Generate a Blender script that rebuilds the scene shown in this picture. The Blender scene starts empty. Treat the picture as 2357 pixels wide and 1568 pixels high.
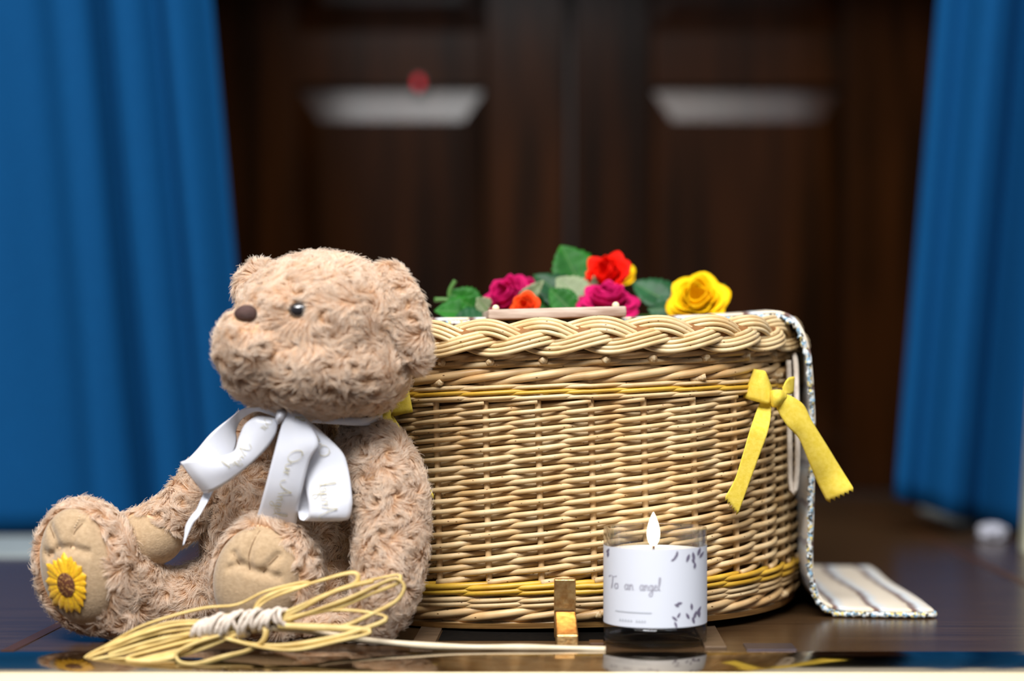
import bpy, math, random
import numpy as np
from mathutils import Vector, Matrix
from mathutils.bvhtree import BVHTree
from mathutils.kdtree import KDTree

random.seed(7)
RNG = np.random.default_rng(7)
scene = bpy.context.scene
COL = scene.collection

# ------------------------------------------------------------------ camera
FPX, VX, VY, CZ = 4200.0, 1310.0, 845.0, 0.23      # focal length in px, vanishing point, eye height over table
W, H = 2357.0, 1568.0
cam_d = bpy.data.cameras.new('camera')
cam = bpy.data.objects.new('camera', cam_d)
COL.objects.link(cam)
cam.location = (0, 0, CZ)
cam.rotation_euler = (math.pi / 2, 0, 0)
cam_d.sensor_width = 36.0
cam_d.lens = FPX / W * 36.0
cam_d.shift_x = -(VX - W / 2) / W
cam_d.shift_y = (VY - H / 2) / W
cam_d.clip_start = 0.05
cam_d.dof.use_dof = True
cam_d.dof.focus_distance = 1.575
cam_d.dof.aperture_fstop = 1.8
scene.camera = cam

# ------------------------------------------------------------------ world, lights, exposure
world = bpy.data.worlds.new('world')
scene.world = world
world.use_nodes = True
world.node_tree.nodes['Background'].inputs[0].default_value = (0.80, 0.86, 1.0, 1)
world.node_tree.nodes['Background'].inputs[1].default_value = 0.15


def area(name, loc, tgt, sx, sy, power, col):
    l = bpy.data.lights.new(name, 'AREA')
    l.shape = 'RECTANGLE'
    l.size, l.size_y = sx, sy
    l.energy = power
    l.color = col
    o = bpy.data.objects.new(name, l)
    COL.objects.link(o)
    o.location = loc
    o.rotation_euler = (Vector(tgt) - Vector(loc)).to_track_quat('-Z', 'Y').to_euler()
    return o


area('ceiling_area_light', (0.0, 0.2, 2.3), (0.0, 1.4, 0.2), 1.25, 1.0, 50, (1.0, 0.97, 0.94))
area('ceiling_area_light', (-1.3, 0.2, 2.3), (-0.4, 1.6, 0.2), 1.2, 1.0, 26, (1.0, 0.97, 0.94))  # added area light, stands in for the dimmer lit ceiling at left
area('ceiling_area_light', (1.3, 0.2, 2.3), (0.4, 1.6, 0.2), 1.2, 1.0, 26, (0.92, 0.95, 1.0))  # added likewise at right, in place of the dim lit ceiling

area('front_fill_light', (-0.6, -0.75, 2.35), (-0.05, 1.55, 0.1), 1.5, 0.5, 76, (0.97, 0.98, 1.0))  # added fill, above and behind the camera, to brighten the fronts

vs = scene.view_settings
vs.view_transform = 'Standard'
vs.look = 'None'
vs.exposure = 0.0
vs.gamma = 1.0
vs.use_curve_mapping = False
cy = scene.cycles
cy.max_bounces = 6
cy.diffuse_bounces = 2
cy.glossy_bounces = 3
cy.transmission_bounces = 6
cy.adaptive_threshold = 0.05
cy.caustics_reflective = False
cy.caustics_refractive = False


# ------------------------------------------------------------------ helpers
def P(px, py, d):
    """a point of the photograph's frame at its real distance d"""
    return np.array([(px - VX) * d / FPX, d, CZ - (py - VY) * d / FPX])


def lin(r, g, b):
    f = lambda c: c / 12.92 if c <= 0.04045 else ((c + 0.055) / 1.055) ** 2.4
    return (f(r / 255), f(g / 255), f(b / 255), 1.0)


def cr(pts, n, closed=False):
    """Catmull-Rom resample to n points, even in arc length"""
    p = np.asarray(pts, float)
    if closed:
        q = np.vstack([p[-1], p, p[0], p[1]])
    else:
        q = np.vstack([2 * p[0] - p[1], p, 2 * p[-1] - p[-2]])
    out = []
    t = np.linspace(0, 1, 16, endpoint=False)[:, None]
    for i in range(len(q) - 3):
        a, b, c, d = q[i:i + 4]
        out.append(0.5 * ((2 * b) + (-a + c) * t + (2 * a - 5 * b + 4 * c - d) * t ** 2 + (-a + 3 * b - 3 * c + d) * t ** 3))
    out = np.vstack(out + [q[-2][None]])
    s = np.concatenate([[0], np.cumsum(np.linalg.norm(np.diff(out, axis=0), axis=1))])
    u = np.linspace(0, s[-1], n, endpoint=not closed)
    return np.stack([np.interp(u, s, out[:, k]) for k in range(out.shape[1])], 1)


def wmat(o):
    m = Matrix.Identity(4)
    while o is not None:
        m = o.matrix_basis @ m
        o = o.parent
    return m


def tag(o, label=None, cat=None, group=None, kind=None):
    if label: o['label'] = label
    if cat: o['category'] = cat
    if group: o['group'] = group
    if kind: o['kind'] = kind
    return o


def empty(name, loc, label=None, cat=None, group=None, kind=None, rot=(0, 0, 0)):
    o = bpy.data.objects.new(name, None)
    o.empty_display_size = 0.02
    COL.objects.link(o)
    o.location = loc
    o.rotation_euler = rot
    return tag(o, label, cat, group, kind)


def build(name, verts, faces, m, parent=None, smooth=True, local=False, uv=None):
    """one mesh object; verts are world coordinates unless local"""
    v = np.asarray(verts, float)
    if parent is not None and not local:
        im = np.array(wmat(parent).inverted())
        v = v @ im[:3, :3].T + im[:3, 3]
    me = bpy.data.meshes.new(name)
    me.from_pydata(v.tolist(), [], [tuple(int(i) for i in f) for f in faces])
    if smooth:
        me.polygons.foreach_set('use_smooth', [True] * len(me.polygons))
    if uv is not None:
        ul = me.uv_layers.new(name='UVMap')
        li = np.empty(len(me.loops), int)
        me.loops.foreach_get('vertex_index', li)
        ul.data.foreach_set('uv', np.asarray(uv, float)[li].ravel())
    me.materials.append(m)
    me.update()
    o = bpy.data.objects.new(name, me)
    COL.objects.link(o)
    o.parent = parent
    return o


def tube(pts, r, seg=8, closed=False, cap=True, flat=1.0, ref=None):
    p = np.asarray(pts, float)
    n = len(p)
    r = np.broadcast_to(np.asarray(r, float), (n,))
    if closed:
        T = np.roll(p, -1, 0) - np.roll(p, 1, 0)
    else:
        T = np.gradient(p, axis=0)
    T /= np.linalg.norm(T, axis=1)[:, None] + 1e-12
    if ref is not None:
        N = np.broadcast_to(np.asarray(ref, float), p.shape)
        N = N - T * (N * T).sum(1)[:, None]
        N = N / (np.linalg.norm(N, axis=1)[:, None] + 1e-12)
    else:
        N = np.zeros_like(p)
        a = np.array([0, 0, 1.0]) if abs(T[0, 2]) < .9 else np.array([1.0, 0, 0])
        v = a - T[0] * a.dot(T[0])
        N[0] = v / np.linalg.norm(v)
        for i in range(1, n):
            v = N[i - 1] - T[i] * N[i - 1].dot(T[i])
            N[i] = v / (np.linalg.norm(v) + 1e-12)
    B = np.cross(T, N)
    a = np.linspace(0, 2 * np.pi, seg, endpoint=False)
    V = p[:, None, :] + r[:, None, None] * (np.cos(a)[None, :, None] * N[:, None, :] * flat + np.sin(a)[None, :, None] * B[:, None, :])
    V = V.reshape(-1, 3)
    F = []
    for i in range(n if closed else n - 1):
        j = (i + 1) % n
        for k in range(seg):
            l = (k + 1) % seg
            F.append((i * seg + k, i * seg + l, j * seg + l, j * seg + k))
    if cap and not closed:
        F.append(tuple(range(seg))[::-1])
        F.append(tuple((n - 1) * seg + k for k in range(seg)))
    return V, F


def join(parts):
    V, F, o = [], [], 0
    for v, f in parts:
        V.append(np.asarray(v, float))
        F += [tuple(i + o for i in q) for q in f]
        o += len(v)
    return np.vstack(V), F


def box(x0, x1, y0, y1, z0, z1, bev=0.0):
    if bev <= 0:
        V = [(x, y, z) for x in (x0, x1) for y in (y0, y1) for z in (z0, z1)]
        F = [(0, 1, 3, 2), (4, 6, 7, 5), (0, 4, 5, 1), (2, 3, 7, 6), (0, 2, 6, 4), (1, 5, 7, 3)]
        return np.array(V, float), F
    import bmesh
    bm = bmesh.new()
    bmesh.ops.create_cube(bm, size=1.0)
    bmesh.ops.scale(bm, vec=(x1 - x0, y1 - y0, z1 - z0), verts=bm.verts)
    bmesh.ops.translate(bm, vec=((x0 + x1) / 2, (y0 + y1) / 2, (z0 + z1) / 2), verts=bm.verts)
    bmesh.ops.bevel(bm, geom=list(bm.edges), offset=bev, segments=2, affect='EDGES', profile=0.5)
    bm.verts.index_update()
    V = np.array([v.co[:] for v in bm.verts])
    F = [tuple(v.index for v in f.verts) for f in bm.faces]
    bm.free()
    return V, F


def sphere(c, r, nu=24, nv=14, rot=None):
    c = np.asarray(c, float)
    r = np.broadcast_to(np.asarray(r, float), (3,))
    V = [(0, 0, 1)]
    for i in range(1, nv):
        th = math.pi * i / nv
        for j in range(nu):
            ph = 2 * math.pi * j / nu
            V.append((math.sin(th) * math.cos(ph), math.sin(th) * math.sin(ph), math.cos(th)))
    V.append((0, 0, -1))
    F = [(0, 1 + j, 1 + (j + 1) % nu) for j in range(nu)]
    for i in range(nv - 2):
        for j in range(nu):
            a, b = 1 + i * nu + j, 1 + i * nu + (j + 1) % nu
            F.append((a, a + nu, b + nu, b))
    L = len(V) - 1
    F += [(L, 1 + (nv - 2) * nu + (j + 1) % nu, 1 + (nv - 2) * nu + j) for j in range(nu)]
    V = np.array(V) * r
    if rot is not None:
        V = V @ np.array(rot).T
    return V + c, F


def lathe(profile, c, seg=48):
    """profile: list of (radius, z); open surface of revolution about the vertical through c"""
    V, F = [], []
    n = len(profile)
    for r, z in profile:
        for k in range(seg):
            a = 2 * math.pi * k / seg
            V.append((c[0] + r * math.cos(a), c[1] + r * math.sin(a), c[2] + z))
    for i in range(n - 1):
        for k in range(seg):
            l = (k + 1) % seg
            F.append((i * seg + k, i * seg + l, (i + 1) * seg + l, (i + 1) * seg + k))
    return np.array(V), F


def sheet(G, thick=0.0):
    """grid (n,m,3) to a sheet; with thickness it gets a back and rims"""
    n, m, _ = G.shape
    V = G.reshape(-1, 3)
    F = [(i * m + j, i * m + j + 1, (i + 1) * m + j + 1, (i + 1) * m + j) for i in range(n - 1) for j in range(m - 1)]
    if thick <= 0:
        return V, F
    du = np.gradient(G, axis=0)
    dv = np.gradient(G, axis=1)
    N = np.cross(du, dv)
    N /= np.linalg.norm(N, axis=2)[..., None] + 1e-12
    V2 = (G - N * thick).reshape(-1, 3)
    o = n * m
    F2 = [tuple(i + o for i in f)[::-1] for f in F]
    R = [i * m for i in range(n)]
    rim = list(range(m)) + [i * m + m - 1 for i in range(1, n)] + [(n - 1) * m + j for j in range(m - 2, -1, -1)] + [i * m for i in range(n - 2, 0, -1)]
    F3 = []
    for a, b in zip(rim, rim[1:] + rim[:1]):
        F3.append((a, a + o, b + o, b))
    return np.vstack([V, V2]), F + F2 + F3


def rotz(a):
    c, s = math.cos(a), math.sin(a)
    return np.array([[c, -s, 0], [s, c, 0], [0, 0, 1.0]])


def rotx(a):
    c, s = math.cos(a), math.sin(a)
    return np.array([[1.0, 0, 0], [0, c, -s], [0, s, c]])


def roty(a):
    c, s = math.cos(a), math.sin(a)
    return np.array([[c, 0, s], [0, 1.0, 0], [-s, 0, c]])


# ------------------------------------------------------------------ materials
def mat(name, base, rough=0.5, metal=0.0, base2=None, scale=20.0, stretch=(1, 1, 1), rnd=0.0, spec=0.5, coat=0.0, sheen=0.0,
        bump=0.0, bscale=None, trans=0.0, ior=1.5, sub=0.0, specks=None, detail=4.0, coat_rough=0.1, contrast=(0.35, 0.65)):
    m = bpy.data.materials.new(name)
    m.use_nodes = True
    nt = m.node_tree
    b = nt.nodes['Principled BSDF']
    b.inputs['Base Color'].default_value = base
    b.inputs['Roughness'].default_value = rough
    b.inputs['Metallic'].default_value = metal
    b.inputs['Specular IOR Level'].default_value = spec
    b.inputs['Coat Weight'].default_value = coat
    b.inputs['Coat Roughness'].default_value = coat_rough
    b.inputs['Sheen Weight'].default_value = sheen
    b.inputs['Transmission Weight'].default_value = trans
    b.inputs['IOR'].default_value = ior
    if sub:
        b.inputs['Subsurface Weight'].default_value = sub
        b.inputs['Subsurface Radius'].default_value = (0.01, 0.006, 0.004)
        b.inputs['Subsurface Scale'].default_value = 1.0
    tc = nt.nodes.new('ShaderNodeTexCoord')
    mp = nt.nodes.new('ShaderNodeMapping')
    mp.inputs['Scale'].default_value = stretch
    nt.links.new(tc.outputs['Object'], mp.inputs['Vector'])
    col = None
    if base2 is not None:
        nz = nt.nodes.new('ShaderNodeTexNoise')
        nz.inputs['Scale'].default_value = scale
        nz.inputs['Detail'].default_value = detail
        nt.links.new(mp.outputs[0], nz.inputs['Vector'])
        rp = nt.nodes.new('ShaderNodeValToRGB')
        rp.color_ramp.elements[0].position = contrast[0]
        rp.color_ramp.elements[1].position = contrast[1]
        rp.color_ramp.elements[0].color = base
        rp.color_ramp.elements[1].color = base2
        nt.links.new(nz.outputs['Fac'], rp.inputs[0])
        col = rp.outputs[0]
    if rnd > 0:
        oi = nt.nodes.new('ShaderNodeObjectInfo')
        hs = nt.nodes.new('ShaderNodeHueSaturation')
        mr = nt.nodes.new('ShaderNodeMapRange')
        mr.inputs['To Min'].default_value = 1 - rnd
        mr.inputs['To Max'].default_value = 1 + rnd
        nt.links.new(oi.outputs['Random'], mr.inputs['Value'])
        nt.links.new(mr.outputs[0], hs.inputs['Value'])
        if col is not None:
            nt.links.new(col, hs.inputs['Color'])
        else:
            hs.inputs['Color'].default_value = base
        col = hs.outputs[0]
    if specks is not None:
        vo = nt.nodes.new('ShaderNodeTexVoronoi')
        vo.inputs['Scale'].default_value = specks[0]
        mp2 = nt.nodes.new('ShaderNodeMapping')
        mp2.inputs['Scale'].default_value = (1, 1, 2)
        nt.links.new(tc.outputs['Object'], mp2.inputs['Vector'])
        nt.links.new(mp2.outputs[0], vo.inputs['Vector'])
        r2 = nt.nodes.new('ShaderNodeValToRGB')
        r2.color_ramp.elements[0].position = specks[1]
        r2.color_ramp.elements[0].color = (1, 1, 1, 1)
        r2.color_ramp.elements[1].position = specks[1] + 0.04
        r2.color_ramp.elements[1].color = (0, 0, 0, 1)
        nt.links.new(vo.outputs['Distance'], r2.inputs[0])
        mx = nt.nodes.new('ShaderNodeMix')
        mx.data_type = 'RGBA'
        nt.links.new(r2.outputs[0], mx.inputs['Factor'])
        if col is not None:
            nt.links.new(col, mx.inputs['A'])
        else:
            mx.inputs['A'].default_value = base
        mx.inputs['B'].default_value = specks[2]
        col = mx.outputs['Result']
    if col is not None:
        nt.links.new(col, b.inputs['Base Color'])
    if bump > 0:
        nb = nt.nodes.new('ShaderNodeTexNoise')
        nb.inputs['Scale'].default_value = bscale or scale
        nb.inputs['Detail'].default_value = 3
        nt.links.new(mp.outputs[0], nb.inputs['Vector'])
        bp = nt.nodes.new('ShaderNodeBump')
        bp.inputs['Strength'].default_value = bump
        bp.inputs['Distance'].default_value = 0.002
        nt.links.new(nb.outputs['Fac'], bp.inputs['Height'])
        nt.links.new(bp.outputs[0], b.inputs['Normal'])
    return m


M = {}
M['table'] = mat('polished_wood', lin(78, 56, 34), 0.27, base2=lin(62, 43, 25), scale=9, stretch=(0.6, 8, 8), spec=0.9)
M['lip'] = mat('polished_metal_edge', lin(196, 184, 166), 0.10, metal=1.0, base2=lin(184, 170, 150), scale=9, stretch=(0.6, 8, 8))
M['inlay'] = mat('inlay_wood', lin(74, 44, 18), 0.4)
M['rail'] = mat('rail_metal', lin(120, 98, 76), 0.4, metal=0.3, base2=lin(95, 76, 58), scale=40, stretch=(1, 6, 1))
M['brass'] = mat('brass', lin(230, 192, 132), 0.36, metal=1.0, base2=lin(196, 146, 88), scale=160, bump=0.25, bscale=220)
M['brass_edge'] = mat('brass_strip', lin(250, 230, 190), 0.34, metal=1.0)
M['steel'] = mat('dark_plate', lin(110, 100, 108), 0.3, metal=0.8)
M['door'] = mat('door_wood', lin(50, 25, 7), 0.17, base2=lin(26, 13, 4), scale=6, stretch=(4, 4, 0.35), rnd=0.25, spec=0.22)
M['wallwood'] = mat('dark_panelling', lin(30, 16, 7), 0.5, base2=lin(20, 10, 5), scale=5, stretch=(4, 4, 0.4))
M['curtain'] = mat('blue_cloth', lin(6, 74, 124), 0.85, base2=lin(5, 66, 113), scale=300, spec=0.12, bump=0.15, bscale=900)
M['floor'] = mat('floor_carpet', lin(70, 55, 50), 0.9, base2=lin(58, 45, 42), scale=60)
M['plaster'] = mat('plaster', lin(190, 188, 180), 0.9, base2=lin(182, 180, 172), scale=30)
M['stone'] = mat('pale_stone', lin(168, 178, 178), 0.6, base2=lin(150, 160, 160), scale=30)
M['cream'] = mat('cream_paint', lin(205, 205, 180), 0.5, base2=lin(196, 196, 172), scale=20)
M['willow'] = mat('willow', lin(226, 198, 152), 0.42, base2=lin(206, 168, 114), scale=38, rnd=0.07, spec=0.45, specks=(110, 0.075, lin(110, 72, 34)))
M['willow_thick'] = mat('willow_thick', lin(224, 190, 140), 0.42, base2=lin(200, 158, 104), scale=30, rnd=0.09, spec=0.45, specks=(80, 0.07, lin(110, 72, 34)))
M['stake'] = mat('willow_stake', lin(232, 200, 152), 0.45, base2=lin(216, 178, 126), scale=40, rnd=0.06)
M['willow_rim'] = mat('willow_rim', lin(228, 202, 156), 0.36, base2=lin(212, 178, 126), scale=45, rnd=0.06, specks=(90, 0.07, lin(110, 72, 34)))
M['willow_yellow'] = mat('willow_yellow', lin(220, 176, 62), 0.42, base2=lin(198, 150, 42), scale=45, rnd=0.08)
M['lining'] = mat('lining', lin(158, 108, 58), 0.8, base2=lin(128, 84, 42), scale=60)
M['pith'] = mat('pith', lin(236, 212, 168), 0.6, base2=lin(190, 146, 92), scale=400)
M['base'] = mat('ply_base', lin(176, 132, 74), 0.5, base2=lin(140, 98, 52), scale=30, stretch=(1, 1, 20))
M['rope'] = mat('rope', lin(226, 214, 198), 0.8, base2=lin(206, 192, 176), scale=300, stretch=(1, 1, 0.4), bump=0.4, bscale=700)
M['yellow_ribbon'] = mat('yellow_cotton', lin(240, 212, 88), 0.75, base2=lin(230, 200, 66), scale=260, spec=0.2, bump=0.12, bscale=900)
M['satin'] = mat('white_satin', lin(247, 248, 255), 0.28, base2=lin(243, 245, 254), scale=60, spec=0.5, sheen=0.2)
M['gold_ink'] = mat('gold_ink', lin(208, 200, 170), 0.4)
M['suede'] = mat('suede', lin(192, 164, 130), 0.9, base2=lin(178, 150, 116), scale=300, sheen=0.4, spec=0.1, bump=0.3, bscale=700)
M['plush'] = mat('plush_backing', lin(236, 200, 160), 0.95, base2=lin(226, 188, 148), scale=80, spec=0.05)
M['seam'] = mat('seam_thread', lin(120, 90, 60), 0.9)
M['stitch'] = mat('cream_thread', lin(238, 214, 180), 0.8)
M['nose'] = mat('nose_thread', lin(92, 66, 60), 0.7, base2=lin(74, 50, 46), scale=60, stretch=(1, 1, 14), bump=0.6, bscale=200)
M['eye'] = mat('eye_plastic', lin(26, 28, 34), 0.08, spec=0.8, coat=1.0, base2=lin(44, 40, 38), scale=40)
M['petal_thread'] = mat('petal_thread', lin(252, 202, 24), 0.5, base2=lin(232, 164, 12), scale=500, stretch=(1, 1, 1), rnd=0.12, sheen=0.2)
M['seed_thread'] = mat('seed_thread', lin(96, 50, 26), 0.7, base2=lin(196, 146, 80), scale=650, contrast=(0.55, 0.62))
M['raffia'] = mat('raffia', lin(228, 200, 128), 0.5, base2=lin(206, 172, 98), scale=60, rnd=0.1)
M['straw'] = mat('straw', lin(238, 220, 188), 0.45, base2=lin(222, 200, 164), scale=50)
M['yarn'] = mat('yarn', lin(236, 222, 206), 0.9, base2=lin(214, 196, 178), scale=300, bump=0.5, bscale=500)
M['wax'] = mat('wax', lin(250, 240, 230), 0.4, sub=0.6)
M['paper'] = mat('label_paper', lin(232, 235, 244), 0.55)
M['ink'] = mat('grey_ink', lin(172, 170, 182), 0.7)
M['leaf_ink'] = mat('purple_grey_ink', lin(120, 112, 134), 0.7)
M['faint_ink'] = mat('faint_ink', lin(196, 200, 208), 0.7)
M['wick'] = mat('wick', lin(60, 45, 38), 0.9)
M['plaque'] = mat('plaque_wood', lin(212, 192, 174), 0.6, base2=lin(164, 138, 118), scale=8, stretch=(1.5, 30, 30))
M['bead'] = mat('bead', lin(238, 216, 180), 0.4)
M['leaf'] = mat('rose_leaf', lin(30, 104, 18), 0.55, base2=lin(22, 84, 20), scale=60, rnd=0.18, spec=0.25)
M['leaf_dark'] = mat('rose_leaf_dark', lin(20, 64, 32), 0.5, base2=lin(28, 78, 42), scale=60, rnd=0.18, spec=0.3)
M['leaf_back'] = mat('rose_leaf_underside', lin(136, 148, 110), 0.65, base2=lin(120, 134, 98), scale=60)
M['stem'] = mat('rose_stem', lin(74, 118, 48), 0.5)
for k, a, b in (('magenta', (206, 20, 100), (170, 12, 80)), ('red', (246, 28, 4), (226, 14, 2)), ('orange', (240, 84, 24), (220, 56, 14)), ('yellow', (252, 206, 10), (248, 188, 4))):
    M['petal_' + k] = mat('petal_' + k, lin(*a), 0.65, base2=lin(*b), scale=40, rnd=0.06, spec=0.15)
M['shade_black'] = mat('painted_shade_black', lin(14, 12, 10), 0.95, base2=lin(20, 17, 14), scale=200, spec=0.05)  # near-black colour standing for the deep shade under the basket
M['white_paper'] = mat('white_paper', lin(196, 198, 210), 0.7)


def emit_mat(name, col, strength, rough=0.5):
    m = bpy.data.materials.new(name)
    m.use_nodes = True
    b = m.node_tree.nodes['Principled BSDF']
    b.inputs['Base Color'].default_value = col
    b.inputs['Roughness'].default_value = rough
    b.inputs['Emission Color'].default_value = col
    b.inputs['Emission Strength'].default_value = strength
    return m


M['flame'] = emit_mat('flame', (1.0, 0.80, 0.52, 1), 9.0)
M['red_lamp'] = emit_mat('red_lamp', lin(225, 36, 56), 0.6)
gm = bpy.data.materials.new('clear_glass')
gm.use_nodes = True
gb = gm.node_tree.nodes['Principled BSDF']
gb.inputs['Base Color'].default_value = (0.97, 0.98, 0.98, 1)
gb.inputs['Roughness'].default_value = 0.0
gb.inputs['Transmission Weight'].default_value = 1.0
gb.inputs['IOR'].default_value = 1.48
M['glass_base'] = gm


def mix_clear(m, fac):
    """let part of the light straight through"""
    nt = m.node_tree
    out = nt.nodes['Material Output']
    sh = out.inputs['Surface'].links[0].from_socket
    tr = nt.nodes.new('ShaderNodeBsdfTransparent')
    mx = nt.nodes.new('ShaderNodeMixShader')
    nt.links.new(sh, mx.inputs[1])
    nt.links.new(tr.outputs[0], mx.inputs[2])
    mx.inputs[0].default_value = fac
    nt.links.new(mx.outputs[0], out.inputs['Surface'])


mix_clear(gm, 0.62)
tg = bpy.data.materials.new('thin_glass')
tg.use_nodes = True
nt = tg.node_tree
nt.nodes.remove(nt.nodes['Principled BSDF'])
tr = nt.nodes.new('ShaderNodeBsdfTransparent'); tr.inputs[0].default_value = (0.95, 0.95, 0.94, 1)
gl = nt.nodes.new('ShaderNodeBsdfGlossy'); gl.inputs['Roughness'].default_value = 0.03
lw = nt.nodes.new('ShaderNodeLayerWeight'); lw.inputs['Blend'].default_value = 0.3
fr = nt.nodes.new('ShaderNodeMath'); fr.operation = 'MULTIPLY'; fr.inputs[1].default_value = 0.9
nt.links.new(lw.outputs['Facing'], fr.inputs[0])
mx = nt.nodes.new('ShaderNodeMixShader')
nt.links.new(fr.outputs[0], mx.inputs[0]); nt.links.new(tr.outputs[0], mx.inputs[1]); nt.links.new(gl.outputs[0], mx.inputs[2])
nt.links.new(mx.outputs[0], nt.nodes['Material Output'].inputs['Surface'])
M['glass'] = tg


# fur: colour along the strand and a tint carried by each strand
def fur_material(name, root, mid, tip):
    m = bpy.data.materials.new(name)
    m.use_nodes = True
    nt = m.node_tree
    b = nt.nodes['Principled BSDF']
    b.inputs['Roughness'].default_value = 0.6
    b.inputs['Specular IOR Level'].default_value = 0.25
    b.inputs['Sheen Weight'].default_value = 0.15
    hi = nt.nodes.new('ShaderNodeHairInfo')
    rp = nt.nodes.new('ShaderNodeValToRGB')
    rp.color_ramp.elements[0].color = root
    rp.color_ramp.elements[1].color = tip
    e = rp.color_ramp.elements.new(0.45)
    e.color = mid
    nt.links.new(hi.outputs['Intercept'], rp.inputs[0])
    at = nt.nodes.new('ShaderNodeAttribute')
    at.attribute_name = 'tint'
    hs = nt.nodes.new('ShaderNodeHueSaturation')
    nt.links.new(rp.outputs[0], hs.inputs['Color'])
    nt.links.new(at.outputs['Fac'], hs.inputs['Value'])
    nt.links.new(hs.outputs[0], b.inputs['Base Color'])
    tl_ = nt.nodes.new('ShaderNodeBsdfTranslucent')
    nt.links.new(hs.outputs[0], tl_.inputs['Color'])
    mx = nt.nodes.new('ShaderNodeMixShader')
    mx.inputs[0].default_value = 0.48
    nt.links.new(b.outputs[0], mx.inputs[1])
    nt.links.new(tl_.outputs[0], mx.inputs[2])
    nt.links.new(mx.outputs[0], nt.nodes['Material Output'].inputs['Surface'])
    return m


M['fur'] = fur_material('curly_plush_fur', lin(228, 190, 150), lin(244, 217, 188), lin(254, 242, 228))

# blanket: woven stripes by the length of the cloth, speckled rope edge
bm_ = bpy.data.materials.new('striped_weave')
bm_.use_nodes = True
nt = bm_.node_tree
b = nt.nodes['Principled BSDF']
b.inputs['Roughness'].default_value = 0.9
b.inputs['Sheen Weight'].default_value = 0.3
uvn = nt.nodes.new('ShaderNodeUVMap')
sep = nt.nodes.new('ShaderNodeSeparateXYZ')
nt.links.new(uvn.outputs[0], sep.inputs[0])
nz = nt.nodes.new('ShaderNodeTexNoise')
nz.inputs['Scale'].default_value = 25
nt.links.new(uvn.outputs[0], nz.inputs['Vector'])
ma = nt.nodes.new('ShaderNodeMath'); ma.operation = 'MULTIPLY_ADD'
ma.inputs[1].default_value = 0.012
nt.links.new(nz.outputs['Fac'], ma.inputs[0])
nt.links.new(sep.outputs[0], ma.inputs[2])
mm = nt.nodes.new('ShaderNodeMath'); mm.operation = 'WRAP'
mm.inputs[1].default_value = 0.0; mm.inputs[2].default_value = 0.036
nt.links.new(ma.outputs[0], mm.inputs[0])
md = nt.nodes.new('ShaderNodeMath'); md.operation = 'DIVIDE'; md.inputs[1].default_value = 0.036
nt.links.new(mm.outputs[0], md.inputs[0])
rp = nt.nodes.new('ShaderNodeValToRGB')
els = rp.color_ramp.elements
els[0].position = 0.0; els[0].color = lin(232, 216, 190)
els[1].position = 1.0; els[1].color = lin(220, 208, 196)
for pos, c in ((0.40, (236, 222, 200)), (0.62, (214, 222, 226)), (0.76, (120, 92, 82)), (0.84, (108, 80, 72)), (0.90, (226, 208, 176))):
    e = els.new(pos); e.color = lin(*c)
nt.links.new(md.outputs[0], rp.inputs[0])
nt.links.new(rp.outputs[0], b.inputs['Base Color'])
M['blanket'] = bm_

sm = bpy.data.materials.new('speckled_yarn')
sm.use_nodes = True
nt = sm.node_tree
b = nt.nodes['Principled BSDF']
b.inputs['Roughness'].default_value = 0.9
tc = nt.nodes.new('ShaderNodeTexCoord')
vo = nt.nodes.new('ShaderNodeTexVoronoi')
vo.inputs['Scale'].default_value = 430
nt.links.new(tc.outputs['Object'], vo.inputs['Vector'])
rp = nt.nodes.new('ShaderNodeValToRGB')
rp.color_ramp.interpolation = 'CONSTANT'
els = rp.color_ramp.elements
els[0].position = 0; els[0].color = lin(214, 222, 226)
els[1].position = 0.85; els[1].color = lin(78, 76, 70)
for pos, c in ((0.3, (226, 206, 130)), (0.45, (140, 176, 200)), (0.62, (222, 218, 206)), (0.75, (110, 130, 140))):
    e = els.new(pos); e.color = lin(*c)
sp = nt.nodes.new('ShaderNodeSeparateColor')
nt.links.new(vo.outputs['Color'], sp.inputs[0])
nt.links.new(sp.outputs[0], rp.inputs[0])
nt.links.new(rp.outputs[0], b.inputs['Base Color'])
M['speckle'] = sm


# ================================================================== the setting
def struct(name, vf, m, parent=None, smooth=False):
    o = build(name, vf[0], vf[1], m, parent, smooth=smooth)
    if parent is None:
        o['kind'] = 'structure'
    return o


DD = 3.30                                             # the doors' front face
o = struct('floor', box(-2.6, 2.6, -1.6, 4.0, -0.90, -0.85), M['floor'])
tag(o, 'dull brown carpeted floor below the table', None)
o = struct('wall_back', join([box(-2.6, -0.70, DD + 0.03, DD + 0.10, -0.85, 2.6), box(0.70, 2.6, DD + 0.03, DD + 0.10, -0.85, 2.6),
                              box(-0.70, 0.70, DD + 0.03, DD + 0.10, 1.20, 2.6), box(-0.70, 0.70, DD + 0.03, DD + 0.10, -0.85, 0.0)]), M['wallwood'])
tag(o, 'dark panelled back wall around the double doors')
o = struct('ceiling', box(-2.6, 2.6, 2.52, DD + 0.12, 1.30, 1.36), M['wallwood'])
tag(o, 'dark alcove ceiling above the doors, out of frame')
o = struct('wall_front', box(-2.6, 2.6, 2.50, 2.56, 1.17, 2.6), M['plaster'])
tag(o, 'plain wall above the curtained alcove opening')


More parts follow.
